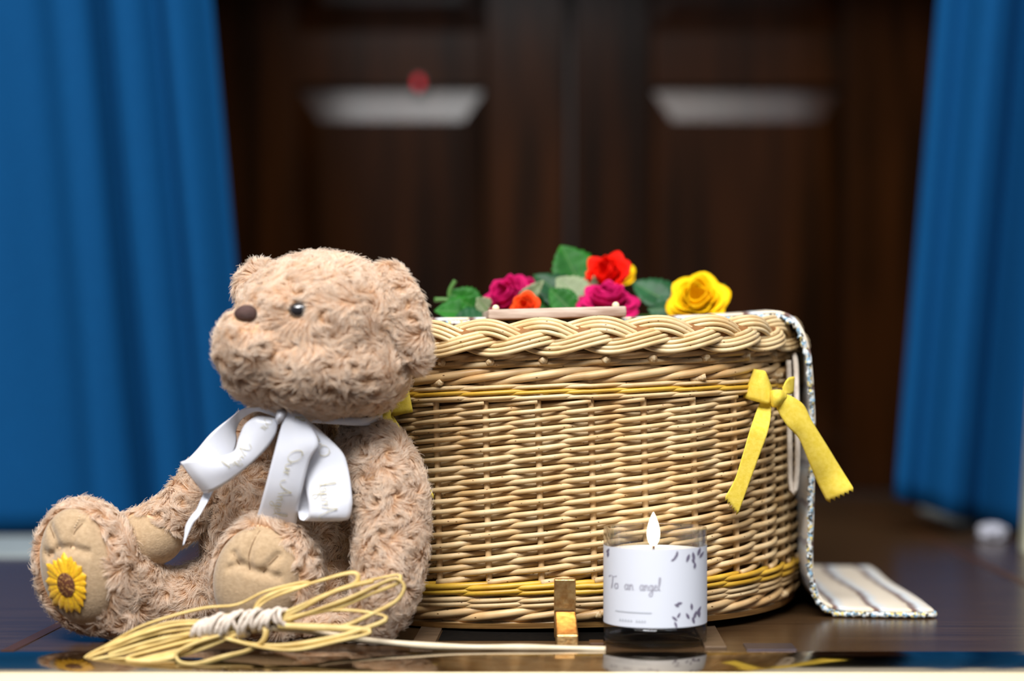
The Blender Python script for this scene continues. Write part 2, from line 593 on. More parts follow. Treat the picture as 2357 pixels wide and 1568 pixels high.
# double doors with raised and fielded panels
def door(name, label, x0, x1, px0, px1):
    o = empty(name, ((x0 + x1) / 2, DD, 0), label, None, None, 'structure')
    z0, z1, pz0, pz1 = 0.004, 1.20, 0.105, 0.737
    y0, y1 = DD, DD + 0.045
    for a, b_ in ((x0, px0), (px1, x1)):
        v, f = box(a, b_, y0, y1, z0, z1, 0.004)
        build('stile', v, f, M['door'], o, smooth=False)
    for a, b_ in ((z0, pz0), (pz1, 0.84), (1.10, z1)):
        v, f = box(px0, px1, y0 + 0.001, y1, a, b_, 0.004)
        build('rail', v, f, M['door'], o, smooth=False)
    for a, b_, bev in ((pz0, pz1, 0.060), (0.84, 1.10, 0.05)):
        # panel: sunk edge, wide bevel, raised field
        yb, yf = y0 + 0.020, y0 + 0.0100
        bx = 0.040
        V = [(px0, yb, a), (px1, yb, a), (px1, yb, b_), (px0, yb, b_),
             (px0 + bx, yf, a + bev), (px1 - bx, yf, a + bev), (px1 - bx, yf, b_ - bev), (px0 + bx, yf, b_ - bev)]
        F = [(4, 5, 6, 7), (0, 1, 5, 4), (1, 2, 6, 5), (2, 3, 7, 6), (3, 0, 4, 7)]
        build('panel', V, F, M['door'], o, smooth=False)
    return o


door('door_1', 'left leaf of the dark brown double doors with a raised panel', -0.695, -0.004, -0.493, -0.152)
door('door_2', 'right leaf of the dark brown double doors with a raised panel', 0.006, 0.695, 0.148, 0.498)
v, f = box(-0.012, 0.014, DD + 0.034, DD + 0.040, 0.004, 1.20, 0.001)
struct('trim_1', (v, f), M['wallwood'])

c = P(963, 190, DD - 0.006)
lamp = empty('indicator_lamp', (c[0], DD, c[2]), 'small red indicator light on the dark left door above its panel', 'lamp')
v, f = box(c[0] - 0.010, c[0] + 0.010, DD - 0.004, DD - 0.0002, c[2] - 0.014, c[2] + 0.014, 0.001)
build('housing', v, f, M['wallwood'], lamp)
v, f = sphere((c[0], DD - 0.004, c[2]), (0.0065, 0.005, 0.011), 16, 10)
build('lens', v, f, M['red_lamp'], lamp)


# ---- the polished table
KD = 1.475                                             # where the flat top turns into the rounded front edge
RB = 0.12
TH = math.radians(23.5)
table = empty('catafalque_table', (0, KD + 0.4, 0), 'long polished brown wooden table with rounded front edge and brass strip', 'table')
XW = 1.25
y_b = DD - 0.004
v, f = box(-XW, XW, KD, y_b, -0.05, 0.0)
build('table_top', v, f, M['table'], table, smooth=False)
G = []
for x in np.linspace(-XW, XW, 3):
    G.append([(x, KD - RB * math.sin(t), -RB * (1 - math.cos(t))) for t in np.linspace(0, TH, 24)])
G = np.array(G)
V, F = sheet(G[::-1])
build('rounded_edge', V, F, M['lip'], table)
ye, ze = KD - RB * math.sin(TH), -RB * (1 - math.cos(TH))
# brass strip: small flat strip leaning back, with rolled edges
a = math.radians(44)
w_ = 0.0115
prof = [(ye + 0.002, ze - 0.004), (ye + 0.0005, ze + 0.0006), (ye - 0.0008, ze + 0.0010)]
prof += [(ye - 0.0012 - w_ * t * math.cos(a), ze + 0.0006 - w_ * t * math.sin(a)) for t in (0.05, 0.5, 0.95)]
prof += [(ye - 0.0012 - w_ * math.cos(a) + 0.001, ze - w_ * math.sin(a) - 0.002)]
G = np.array([[(x, y, z) for y, z in prof] for x in (XW, -XW)])
V, F = sheet(G)
build('brass_strip', V, F, M['brass_edge'], table, smooth=False)
v, f = box(-XW, XW, ye + 0.001, ye + 0.03, -0.85, ze - 0.004)
build('front_apron', v, f, M['table'], table, smooth=False)
for x0, x1 in ((-0.460, -0.449), (0.478, 0.490)):
    v, f = box(x0, x1, KD + 0.001, y_b - 0.01, -0.002, 0.0006)
    build('inlay_strip', v, f, M['inlay'], table, smooth=False)
for x0, x1 in ((-0.130, -0.111), (0.1105, 0.1285)):
    v, f = box(x0, x1, KD + 0.012, 2.2, -0.002, 0.0022, 0.0005)
    build('bearer_rail', v, f, M['rail'], table, smooth=False)
v, f = box(0.144, 0.1845, KD + 0.003, 1.512, -0.001, 0.0012, 0.0004)
build('metal_plate', v, f, M['steel'], table, smooth=False)
v, f = box(0.0165, 0.0285, KD + 0.018, 1.512, -0.001, 0.004, 0.0006)
build('small_brass_block', v, f, M['inlay'], table, smooth=False)

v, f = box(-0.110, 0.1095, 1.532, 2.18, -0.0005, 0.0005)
build('shade_inset', v, f, M['shade_black'], table, smooth=False)  # thin black board: shade between the rails put into its colour

# brass coffin stop standing in front of the basket
stop = empty('brass_stop', (-0.0035, 1.52, 0), 'worn brass stop block in front of the wicker basket', 'bracket')
x0, x1 = -0.0128, 0.0056
# foot wedge: side profile in (depth, height)
pr = [(1.4945, 0.0005), (1.4965, 0.0102), (1.500, 0.0113), (1.5405, 0.0236), (1.5415, 0.0005)]
V, F = [], []
for x in (x0 + 0.0004, x1 - 0.0004):
    V += [(x + 0.002 * (1 if x < 0 else 1) * (1.55 - y) / 0.05, y, z) for y, z in pr]
n = len(pr)
F = [tuple(range(n)), tuple(range(2 * n - 1, n - 1, -1))] + [(i, i + n, (i + 1) % n + n, (i + 1) % n) for i in range(n)]
foot = build('foot_block', V, F, M['brass'], stop, smooth=False)
bv = foot.modifiers.new('bevel', 'BEVEL'); bv.width = 0.0009; bv.segments = 2
v, f = box(x0, x1, 1.5425, 1.5505, 0.0005, 0.0505, 0.0010)
build('upright_plate', v, f, M['brass'], stop, smooth=False)
v, f = box(x0 + 0.001, x1 - 0.001, 1.5405, 1.5427, 0.0225, 0.0245)
build('hinge_pin', v, f, M['inlay'], stop, smooth=False)

# slabs of pale stone by the curtain feet, a pale post and a crumpled paper
o = struct('trim_2', box(-1.24, -0.50, 2.20, 2.46, -0.001, 0.003, 0.001), M['stone']); tag(o, 'pale grey-green stone strip below the left curtain')
o = struct('trim_3', box(0.565, 0.645, 2.62, 2.95, -0.001, 0.004, 0.001), M['stone']); tag(o, 'pale grey-green stone strip under the right curtain')
V, F = box(-0.006, 0.05, 2.24, 2.27, 0, 0.30, 0.002)
V[:, 0] += 0.565 + V[:, 2] * 0.06
post = build('trim_4', V, F, M['cream'], None, smooth=False); tag(post, 'cream painted post at the right edge', None, None, 'structure')
c = P(2285, 1222, 2.42)
V, F = sphere((c[0], c[1], 0.011), (0.019, 0.014, 0.011), 20, 12)
nn = RNG.normal(0, 1, V.shape) * 0.0022
V = V + nn; V[:, 2] = np.maximum(V[:, 2], 0.0008)
pp = build('crumpled_paper', V, F, M['white_paper'], None, smooth=False)
tag(pp, 'small crumpled white paper below the right blue curtain', 'paper')


# ---- curtains
def curtain(name, label, edge_fn, x_far, folds, zb_fn, d0, sign):
    """hangs from the alcove header; edge_fn(z) gives the free edge's x; folds are (offset from edge, depth, width)"""
    nz, nx = 40, 260
    zt = 1.27
    G = np.zeros((nz, nx, 3))
    for i in range(nz):
        q = i / (nz - 1)
        for j in range(nx):
            s = j / (nx - 1)
            zb = zb_fn(s)
            z = zb + (zt - zb) * q
            e = edge_fn(z)
            x = e + (x_far - e) * s
            off = abs(x - e)
            y = d0
            for (p, dep, wd) in folds:
                y += dep * math.exp(-((off - p) / wd) ** 2)
            y += 0.004 * math.sin(off * 55 + 1.5 * math.sin(z * 3)) + 0.003 * math.sin(off * 23 + z * 2.2)
            G[i, j] = (x, y, z)
    if sign > 0:
        G = G[:, ::-1]
    V, F = sheet(G, 0.004)
    o = build(name, V, F, M['curtain'])
    tag(o, label, 'curtain', 'blue curtains framing the doors')
    return o


curtain('curtain', 'blue pleated curtain on the left, behind the teddy bear', lambda z: -0.428 - 0.090 * z, -1.30,
        [(0.0, 0.030, 0.018), (0.045, -0.012, 0.02), (0.075, 0.026, 0.012), (0.115, -0.018, 0.022), (0.150, 0.045, 0.010), (0.20, -0.02, 0.03), (0.30, 0.012, 0.04),
         (0.40, -0.015, 0.05), (0.50, 0.03, 0.02), (0.62, -0.02, 0.03), (0.75, 0.03, 0.03)],
        lambda s: 0.004, 2.49, -1)
curtain('curtain', 'blue pleated curtain on the right, behind the basket', lambda z: 0.444 + 0.088 * z, 1.30,
        [(0.0, 0.016, 0.012), (0.035, 0.022, 0.014), (0.07, -0.016, 0.02), (0.125, 0.055, 0.016), (0.165, -0.02, 0.018), (0.22, 0.03, 0.02), (0.3, -0.02, 0.03), (0.42, 0.03, 0.03), (0.6, -0.02, 0.05)],
        lambda s: 0.050 - min(0.040, s * 0.25), 2.50, 1)


# ================================================================== wicker basket
D0, BB, NE, NST = 1.575, 0.345, 2.8, 42
YC = D0 + BB


def outline_xy(a, b, n, m=6000):
    t = np.linspace(-math.pi / 2, 1.5 * math.pi, m + 1)
    c, s = np.cos(t), np.sin(t)
    return np.stack([a * np.sign(c) * np.abs(c) ** (2 / n), b * np.sign(s) * np.abs(s) ** (2 / n)], 1)


lo, hi = 0.15, 0.30
for _ in range(40):                                    # half width from the photographed right edge
    AA = (lo + hi) / 2
    q = outline_xy(AA, BB, NE)
    mx = (VX + q[:, 0] * FPX / (YC + q[:, 1])).max()
    lo, hi = (lo, AA) if mx > 1829 else (AA, hi)
OUT = outline_xy(AA, BB, NE)
OS = np.concatenate([[0], np.cumsum(np.linalg.norm(np.diff(OUT, axis=0), axis=1))])
PER = OS[-1]
_T = np.gradient(OUT, axis=0)
_T /= np.linalg.norm(_T, axis=1)[:, None] + 1e-12
ON = np.stack([_T[:, 1], -_T[:, 0]], 1)


def zf(py):
    return CZ - (py - VY) * D0 / FPX


ZB, ZT = zf(1447), zf(724)


def wall(u, z, off):
    """u in stake units from the middle of the near end, turning right; off outward"""
    u = np.asarray(u, float); z = np.asarray(z, float)
    s = (u / NST * PER) % PER
    x = np.interp(s, OS, OUT[:, 0]); y = np.interp(s, OS, OUT[:, 1])
    nx = np.interp(s, OS, ON[:, 0]); ny = np.interp(s, OS, ON[:, 1])
    q = np.clip((0.05 - z) / 0.05, 0, 1)
    o = off - 0.010 * q ** 2 - 0.003 * np.clip((z - 0.2) / 0.05, 0, 1)
    return np.stack([x + nx * o, y + ny * o, z + 0 * x], -1), np.stack([nx, ny, 0 * nx], -1)


basket = empty('wicker_basket', (0, YC, 0.0010), 'pale woven willow basket with braided rim and yellow bands on the table', 'basket', rot=(0, math.radians(-1.2), 0))


def rod(name, u, z, off, r, m, seg=8, parent=basket, closed=False):
    p, n = wall(u, z, off)
    V, F = tube(p, r, seg, closed=closed, ref=n)
    return build(name, V, F, m, parent, local=True)


# upright stakes
for i in range(NST):
    z = np.linspace(ZB + 0.004, ZT - 0.03, 12)
    rod('stake', np.full(12, i + 0.5), z, np.full(12, 0.0) , 0.0029, M['stake'])

# randed sides: each weaver climbs one row every two stakes
LV = 17
zb, zt = zf(1341), zf(926)


def zlev(L):
    t = np.clip(L / LV, -0.1, 1.1)
    return zb + (zt - zb) * (1.16 * t - 0.16 * t * t)


PPS = 8
for j in range(NST):
    L = np.arange(0, LV * 2 * PPS + 1) / PPS / 2.0
    u = j + 0.5 + 2 * L
    jit = 0.0004 * np.sin(u * 1.7 + j) + 0.0003 * np.sin(u * 0.9 + 2.3 * j)
    ph = np.cos(math.pi * (u - j - 0.5))
    off = 0.0046 * ph + 0.0006 * np.sin(3 * u + j)
    r = (0.00272 - 0.00072 * L / LV) * (1 + 0.07 * np.sin(u * 2.1 + j * 1.3)) * (1 + 0.05 * random.uniform(-1, 1))
    rod('weaver', u, zlev(L) + jit, off, r, M['willow'])


def wale(py, rise, r, m, amp=0.0045, per=3, name='wale_rod'):
    z0 = zf(py)
    for k in range(per):
        u = np.linspace(0, NST, NST * 8, endpoint=False)
        ph = ((u - k) / per) % 1.0
        fr = (per - 0.8) / per
        zz = np.where(ph < fr, -1 + 2 * ph / fr, 1 - 2 * (ph - fr) / (1 - fr))
        zz = 0.5 * (zz + np.roll(zz, 1) * 0.5 + np.roll(zz, -1) * 0.5)
        off = amp * (0.45 + np.cos(2 * math.pi * (ph - fr / 2)))
        rr = r * (1 + 0.10 * np.sin(u * 1.1 + k * 2 + py) + 0.06 * np.sin(u * 2.7 + k))
        rod(name, u + 0.5, z0 + rise * zz + 0.0004 * np.sin(u * 0.8 + py), off, rr, m, closed=True)


wale(823, 0.0030, 0.0029, M['willow_thick'], 0.0040)
wale(838, 0.0022, 0.0024, M['willow'], 0.0035)
wale(866, 0.0064, 0.0035, M['willow_thick'], 0.0045)
wale(892, 0.0018, 0.0019, M['willow'], 0.004)
wale(905, 0.0018, 0.0018, M['willow_yellow'], 0.0045, name='yellow_rod')
wale(916, 0.0016, 0.0018, M['willow'], 0.004)
wale(1350, 0.0026, 0.0026, M['willow_yellow'], 0.0048, name='yellow_rod')
wale(1364, 0.0024, 0.0024, M['willow_yellow'], 0.0048, name='yellow_rod')
wale(1380, 0.0024, 0.0023, M['willow'], 0.0045)
wale(1392, 0.0024, 0.0023, M['willow'], 0.0045)
wale(1416, 0.0064, 0.0036, M['willow_thick'], 0.005)
wale(1438, 0.0016, 0.0020, M['willow'], 0.004)

# braided rim: three strands of four rods
NW = 13
ZR = zf(775)
tilt = math.radians(24)
for k in range(3):
    for g in range(4):
        n = NW * 44
        u = np.linspace(0, NST, n, endpoint=False)
        ph = 2 * math.pi * (u / NST * NW + k / 3.0) + 0.6
        v = 0.0098 * np.sin(ph)
        w = -0.0046 * np.sin(2 * ph)
        base, nr = wall(u, np.full(n, ZR), np.full(n, 0.0125))
        up = np.array([0, 0, 1.0]) * math.cos(tilt) - nr * math.sin(tilt)
        out = np.array([0, 0, 1.0]) * math.sin(tilt) + nr * math.cos(tilt)
        c_ = base + up * v[:, None] + out * w[:, None]
        T = np.roll(c_, -1, 0) - np.roll(c_, 1, 0)
        T /= np.linalg.norm(T, axis=1)[:, None]
        side = np.cross(out, T)
        side /= np.linalg.norm(side, axis=1)[:, None]
        q = (g - 1.5)
        jit = 0.0003 * np.sin(u * 1.3 + g * 2 + k)
        pts = c_ + side * (q * 0.00395 + jit[:, None]) - out * (0.0006 * q * q)
        r = 0.00205 * (1 + 0.05 * np.sin(u * 0.7 + g + k * 2))
        V, F = tube(pts, r, 8, closed=True, ref=out)
        build('rim_rod', V, F, M['willow_rim'], basket, local=True)
u = np.linspace(0, NST, 400, endpoint=False)
p, nr = wall(u, np.full(400, ZR - 0.001), np.full(400, 0.004))
V, F = tube(p, 0.0095, 10, closed=True, ref=nr)
build('rim_core', V, F, M['lining'], basket, local=True)

# cut rod ends peeping out under the braid and by the foot
for i in range(NST):
    uu = i + 0.5 + 0.25 + random.uniform(-0.12, 0.12)
    p, nr = wall(np.array([uu - 0.10, uu]), np.array([zf(830), zf(833 + random.uniform(-2, 2))]), np.array([0.000, 0.0105]))
    V, F = tube(np.vstack([p[0], p[0] * 0.4 + p[1] * 0.6, p[1]]), [0.0033, 0.0034, 0.0033], 12)
    build('rod_end', V, F, M['pith'], basket, local=True)
for uu in (0.62, -4.2, 5.3):
    p, nr = wall(np.array([uu - 0.25, uu]), np.array([zf(1424), zf(1416)]), np.array([0.002, 0.0105]))
    V, F = tube(np.vstack([p[0], p[0] * 0.4 + p[1] * 0.6, p[1]]), [0.0036, 0.0036, 0.0035], 12)
    build('rod_end', V, F, M['pith'], basket, local=True)
for uu in (2.7, 5.1, -2.3):
    p, nr = wall(np.array([uu - 0.25, uu]), np.array([zf(884), zf(877)]), np.array([0.002, 0.0090]))
    V, F = tube(np.vstack([p[0], p[0] * 0.4 + p[1] * 0.6, p[1]]), [0.0030, 0.0030, 0.0029], 12)
    build('rod_end', V, F, M['pith'], basket, local=True)

# lining, base board, lid
u = np.linspace(0, NST, 241)
G = np.stack([wall(u, np.full(241, z), np.full(241, -0.0085))[0] for z in np.linspace(ZB + 0.003, ZT - 0.012, 6)], 0)
V, F = sheet(G)
build('lining', V, F, M['lining'], basket, local=True)
n = 160
u = np.linspace(0, NST, n, endpoint=False)
lo_, hi_ = wall(u, np.full(n, ZB - 0.0005), np.full(n, 0.009))[0], wall(u, np.full(n, ZB + 0.0042), np.full(n, 0.009))[0]
V = np.vstack([lo_, hi_])
F = [tuple(range(n))[::-1], tuple(range(n, 2 * n))] + [(i, (i + 1) % n, (i + 1) % n + n, i + n) for i in range(n)]
build('base_board', V, F, M['base'], basket, smooth=False, local=True)
rings = []
for k, s in enumerate((1.0, 0.8, 0.5, 0.2)):
    p = wall(u, np.full(n, ZT - 0.010 + 0.004 * (1 - s * s)), np.full(n, -0.004))[0]
    p[:, :2] *= s
    rings.append(p)
G = np.stack(rings, 0)
V = G.reshape(-1, 3)
F = [(i * n + j, i * n + (j + 1) % n, (i + 1) * n + (j + 1) % n, (i + 1) * n + j) for i in range(3) for j in range(n)] + [tuple(range(3 * n, 4 * n))]
build('lid', V, F, M['lining'], basket, local=True)


def wall_d(px, off=0.008):
    """distance of the basket's near surface along a column of the frame"""
    q = OUT[:, :] + ON * off
    x, y = q[:, 0], YC + q[:, 1]
    sx = VX + x * FPX / y
    ok = np.abs(sx - px) < 3
    if not ok.any():
        return y[np.argmax(sx)] if px > VX else y[np.argmin(sx)]
    return y[ok].min()


# white cord handle hanging at the right shoulder
dh = wall_d(1822, 0.012)
pts = [P(1826, 812, dh + 0.02), P(1832, 840, dh + 0.01), P(1834, 930, dh), P(1836, 1030, dh), P(1833, 1110, dh), P(1826, 1135, dh), P(1820, 1105, dh + .004), P(1818, 1010, dh + .006), P(1817, 900, dh + .008), P(1815, 830, dh + .01)]
V, F = tube(cr(pts, 70), 0.0026, 10)
build('rope_handle', V, F, M['rope'], basket)


# ---- ribbon patches
def edges(L, R, n):
    return cr([P(*q) for q in L], n), cr([P(*q) for q in R], n)


def patch(L, R, n=40, m=9, bulge=0.0, zig=0, thick=0.00035):
    """cloth strip between two edges; bulge pushes its middle towards the eye; zig cuts the end into teeth"""
    a, b_ = edges(L, R, n)
    t = np.linspace(0, 1, m)
    G = a[:, None, :] + (b_ - a)[:, None, :] * t[None, :, None]
    bl = bulge * np.sin(np.pi * t)[None, :] * np.ones((n, 1))
    G[:, :, 1] -= bl
    if zig:
        m2 = zig * 2 + 1
        t = np.linspace(0, 1, m2)
        G = a[:, None, :] + (b_ - a)[:, None, :] * t[None, :, None]
        G[:, :, 1] -= bulge * np.sin(np.pi * t)[None, :]
        dirv = (G[-1] - G[-3])
        dirv /= np.linalg.norm(dirv, axis=1)[:, None]
        G[-1, 1::2] += dirv[1::2] * 0.0035
    return sheet(G, thick), G


def cx(sc, ox, oy):
    return lambda x, y, d: (ox + x / sc, oy + y / sc, d)


# yellow bow on the right shoulder of the basket
db = wall_d(1775, 0.010)
q = cx(3.074, 1420, 690)
dl = wall_d(1690, 0.012)
bow = empty('yellow_bow', (0, 0, 0))
bow.parent = basket
bow.matrix_basis = wmat(basket).inverted()
bow['label'] = 'yellow cotton bow with pinked tails on the right shoulder'
(V, F), _ = patch([q(1000, 560, db), q(955, 600, db - .010), q(930, 640, db - .016), q(985, 620, db - .022), q(1100, 640, db - .016)][::1],
                  [q(1000, 640, db), q(950, 660, db - .010), q(925, 690, db - .016), q(1000, 715, db - .022), q(1105, 720, db - .016)], 40, 7)
# front face of the left loop
(V, F), _ = patch([q(1100, 630, db - .014), q(1075, 560, db - .018), q(1050, 507, db - .020), q(1010, 497, db - .018), q(968, 490, db - .012), q(985, 500, db - .004), q(1060, 600, db - .003)],
                  [q(1100, 690, db - .014), q(1085, 735, db - .019), q(1060, 738, db - .021), q(960, 715, db - .019), q(890, 690, db - .012), q(930, 690, db - .004), q(1070, 660, db - .003)], 50, 9, bulge=0.002)
build('loop', V, F, M['yellow_ribbon'], bow)
(V, F), _ = patch([q(1170, 640, db - .012), q(1185, 590, db - .010), q(1215, 552, db - .006), q(1256, 545, db + .002), q(1230, 560, db + .010), q(1170, 620, db + .004)],
                  [q(1185, 670, db - .012), q(1205, 668, db - .010), q(1225, 672, db - .006), q(1250, 655, db + .002), q(1230, 650, db + .010), q(1180, 660, db + .004)], 40, 7)
build('loop', V, F, M['yellow_ribbon'], bow)
(V, F), _ = patch([q(1080, 650, db - .015), q(1110, 640, db - .022), q(1160, 640, db - .022), q(1200, 665, db - .014)],
                  [q(1085, 730, db - .015), q(1105, 760, db - .022), q(1150, 752, db - .022), q(1190, 720, db - .014)], 24, 12, bulge=0.004)
build('knot', V, F, M['yellow_ribbon'], bow)
(V, F), _ = patch([q(1020, 715, db - .014), q(990, 780, db - .016), q(955, 880, dl + .004), q(930, 960, dl), q(880, 1130, dl - .002), q(835, 1270, dl - .003), q(770, 1390, dl - .006)],
                  [q(1095, 725, db - .016), q(1090, 800, db - .018), q(1080, 880, dl + .008), q(1058, 970, dl + .004), q(1010, 1100, dl + .002), q(940, 1290, dl), q(862, 1508, dl - .001)], 60, zig=6)
build('tail', V, F, M['yellow_ribbon'], bow)
dt = db
(V, F), _ = patch([q(1115, 735, dt - .018), q(1150, 810, dt - .019), q(1210, 900, dt - .018), q(1290, 990, dt - .012), q(1370, 1180, dt - .004), q(1420, 1300, dt + .002), q(1480, 1420, dt + .004)],
                  [q(1190, 665, dt - .016), q(1250, 690, dt - .014), q(1325, 748, dt - .010), q(1385, 865, dt - .008), q(1480, 1020, dt - .004), q(1590, 1200, dt + .000), q(1672, 1330, dt - .004)], 60, zig=6, bulge=0.003)
build('tail', V, F, M['yellow_ribbon'], bow)

# the other bow, mostly behind the bear
db = wall_d(920, 0.010)
dl = wall_d(985, 0.010)
bow2 = empty('yellow_bow', (0, 0, 0))
bow2.parent = basket
bow2.matrix_basis = wmat(basket).inverted()
bow2['label'] = 'yellow cotton bow half hidden behind the bear'
(V, F), _ = patch([(885, 905, db), (905, 890, db - .006), (925, 878, db - .010), (938, 884, db - .010), (930, 900, db - .003), (890, 920, db)],
                  [(888, 950, db), (905, 958, db - .006), (930, 953, db - .010), (950, 948, db - .010), (930, 945, db - .003), (890, 940, db)], 40, 7)
build('loop', V, F, M['yellow_ribbon'], bow2)
(V, F), _ = patch([(870, 910, db - .006), (880, 905, db - .012), (895, 915, db - .006)], [(870, 945, db - .006), (882, 950, db - .012), (897, 942, db - .006)], 16, 8, bulge=.003)
build('knot', V, F, M['yellow_ribbon'], bow2)
(V, F), _ = patch([(868, 940, db - .004), (890, 1000, db - .006), (925, 1080, dl - .002), (960, 1160, dl - .003)], [(890, 935, db - .004), (925, 990, db - .008), (962, 1065, dl - .004), (998, 1140, dl - .006)], 40, zig=6)
build('tail', V, F, M['yellow_ribbon'], bow2)
(V, F), _ = patch([(872, 940, db - .004), (850, 1010, db - .006), (830, 1090, db - .006)], [(892, 945, db - .004), (880, 1015, db - .006), (865, 1095, db - .006)], 30, zig=5)
build('tail', V, F, M['yellow_ribbon'], bow2)

# ================================================================== striped blanket over the basket
RT = math.sin(math.radians(1.5))


def blanket_path():
    """(x, z) of the cloth from the table on the left over the lid to the table on the right"""
    xr = 0.2165
    R = [(0.00, 0.2720), (0.08, 0.2738), (0.15, 0.2770), (0.178, 0.2790), (0.192, 0.2795), (0.2045, 0.2750), (0.2125, 0.264), (0.2170, 0.250), (xr + .0030, 0.235),
         (xr + .0055, 0.18), (xr + .0035, 0.12), (xr + .0025, 0.07), (xr + .005, 0.038), (xr + .013, 0.016), (xr + .030, 0.0060), (0.285, 0.0045), (0.334, 0.0045)]
    Lf = [(-0.10, 0.2710), (-0.16, 0.2700), (-0.205, 0.2710), (-0.2275, 0.262), (-0.234, 0.24), (-0.236, 0.15)]
    return cr(Lf[::-1] + R, 150)


bp = blanket_path()
bs = np.concatenate([[0], np.cumsum(np.linalg.norm(np.diff(bp, axis=0), axis=1))])
nd = 26
G = np.zeros((len(bp), nd, 3))
UV = np.zeros((len(bp), nd, 2))
for j in range(nd):
    t = j / (nd - 1)
    for i in range(len(bp)):
        f0 = 1.672 + 0.004 * math.sin(bs[i] * 40)
        G[i, j] = (bp[i, 0] + 0.0015 * math.sin(t * 9 + bs[i] * 20), f0 + t * 0.37, bp[i, 1] + 0.0012 * math.sin(t * 14 + bs[i] * 9) * min(1, bp[i, 1] / 0.05) + 0.0)
        UV[i, j] = (bs[-1] - bs[i] + 0.006, t * 0.37)
# the far edge of the cloth on the table runs outwards less than the near one
blk = empty('blanket', (0.25, 1.85, 0.0), 'striped cream, brown and blue woven blanket draped over the basket', 'blanket')
V, F = sheet(G[:, ::-1], 0.0035)
build('cloth', V, F, M['blanket'], blk, uv=np.vstack([UV[:, ::-1].reshape(-1, 2)] * 2))
# speckled rolled edging along the near edge and the end
e = G[:, 0] - np.array([0, 0.001, 0.0022])
e2 = cr(e, 500)
e2[:, 0] += RNG.normal(0, 0.0006, len(e2)); e2[:, 2] += RNG.normal(0, 0.0006, len(e2))
e2[:, 2] = np.maximum(e2[:, 2], 0.003)
V, F = tube(e2, 0.0024 * (1 + 0.22 * np.sin(np.arange(500) * 1.3) + RNG.normal(0, 0.10, 500)), 8, ref=np.array([0, 1.0, 0]))
build('edging', V, F, M['speckle'], blk)
e = G[-1, :] - np.array([0, 0, 0.0012])
e2 = cr(e, 200)
V, F = tube(e2, 0.0030 * (1 + 0.25 * np.sin(np.arange(200) * 1.3) + RNG.normal(0, 0.08, 200)), 8)
V[:, 2] = np.maximum(V[:, 2], 0.0003)
build('edging', V, F, M['speckle'], blk)


# ================================================================== teddy bear
def blob(ells, voxel=0.0032, smooth=6):
    """one closed skin around a set of ellipsoids: (centre, radii[, rotation]) -> verts, quads"""
    V, F = join([sphere(e[0], e[1], 24, 16, e[2] if len(e) > 2 else None) for e in ells])
    me = bpy.data.meshes.new('tmp')
    me.from_pydata(V.tolist(), [], [tuple(f) for f in F])
    ob = bpy.data.objects.new('tmp', me)
    COL.objects.link(ob)
    r = ob.modifiers.new('r', 'REMESH'); r.mode = 'VOXEL'; r.voxel_size = voxel
    s = ob.modifiers.new('s', 'SMOOTH'); s.factor = 0.5; s.iterations = smooth
    dg = bpy.context.evaluated_depsgraph_get()
    ev = ob.evaluated_get(dg)
    m2 = ev.to_mesh()
    vv = np.empty(len(m2.vertices) * 3); m2.vertices.foreach_get('co', vv)
    ff = [tuple(p.vertices) for p in m2.polygons]
    ev.to_mesh_clear()
    bpy.data.objects.remove(ob)
    bpy.data.meshes.remove(me)
    return vv.reshape(-1, 3), ff


def E(px, py, d, rx, ry, rd, rot=None):
    """ellipsoid at a pixel and distance; rx, ry in pixels of that distance, rd in metres"""
    s = d / FPX
    e = (P(px, py, d), (rx * s, rd, ry * s))
    return e + ((rot,) if rot is not None else ())


def chain(nodes, k=4):
    """nodes (px,py,d,r px) -> spheres between them"""
    c = np.array([np.append(P(a, b, d), r * d / FPX) for a, b, d, r in nodes])
    q = cr(c, (len(nodes) - 1) * k + 1)
    return [(p[:3], (p[3],) * 3) for p in q]


def inside(p, e, grow=1.0):
    q = p - np.asarray(e[0])
    if len(e) > 2:
        q = q @ np.array(e[2])
    return ((q / (np.asarray(e[1]) * grow)) ** 2).sum(1) < 1


def sample(V, F, n):
    T = []
    for f in F:
        for k in range(1, len(f) - 1):
            T.append((f[0], f[k], f[k + 1]))
    T = np.array(T)
    a, b, c = V[T[:, 0]], V[T[:, 1]], V[T[:, 2]]
    nr = np.cross(b - a, c - a)
    ar = np.linalg.norm(nr, axis=1)
    # smooth vertex normals
    vn = np.zeros_like(V)
    for k in range(3):
        np.add.at(vn, T[:, k], nr)
    vn /= np.linalg.norm(vn, axis=1)[:, None] + 1e-12
    i = RNG.choice(len(T), n, p=ar / ar.sum())
    r1, r2 = np.sqrt(RNG.random(n)), RNG.random(n)
    w = np.stack([1 - r1, r1 * (1 - r2), r1 * r2], 1)
    p = (V[T[i]] * w[:, :, None]).sum(1)
    nn = (vn[T[i]] * w[:, :, None]).sum(1)
    return p, nn / (np.linalg.norm(nn, axis=1)[:, None] + 1e-12)


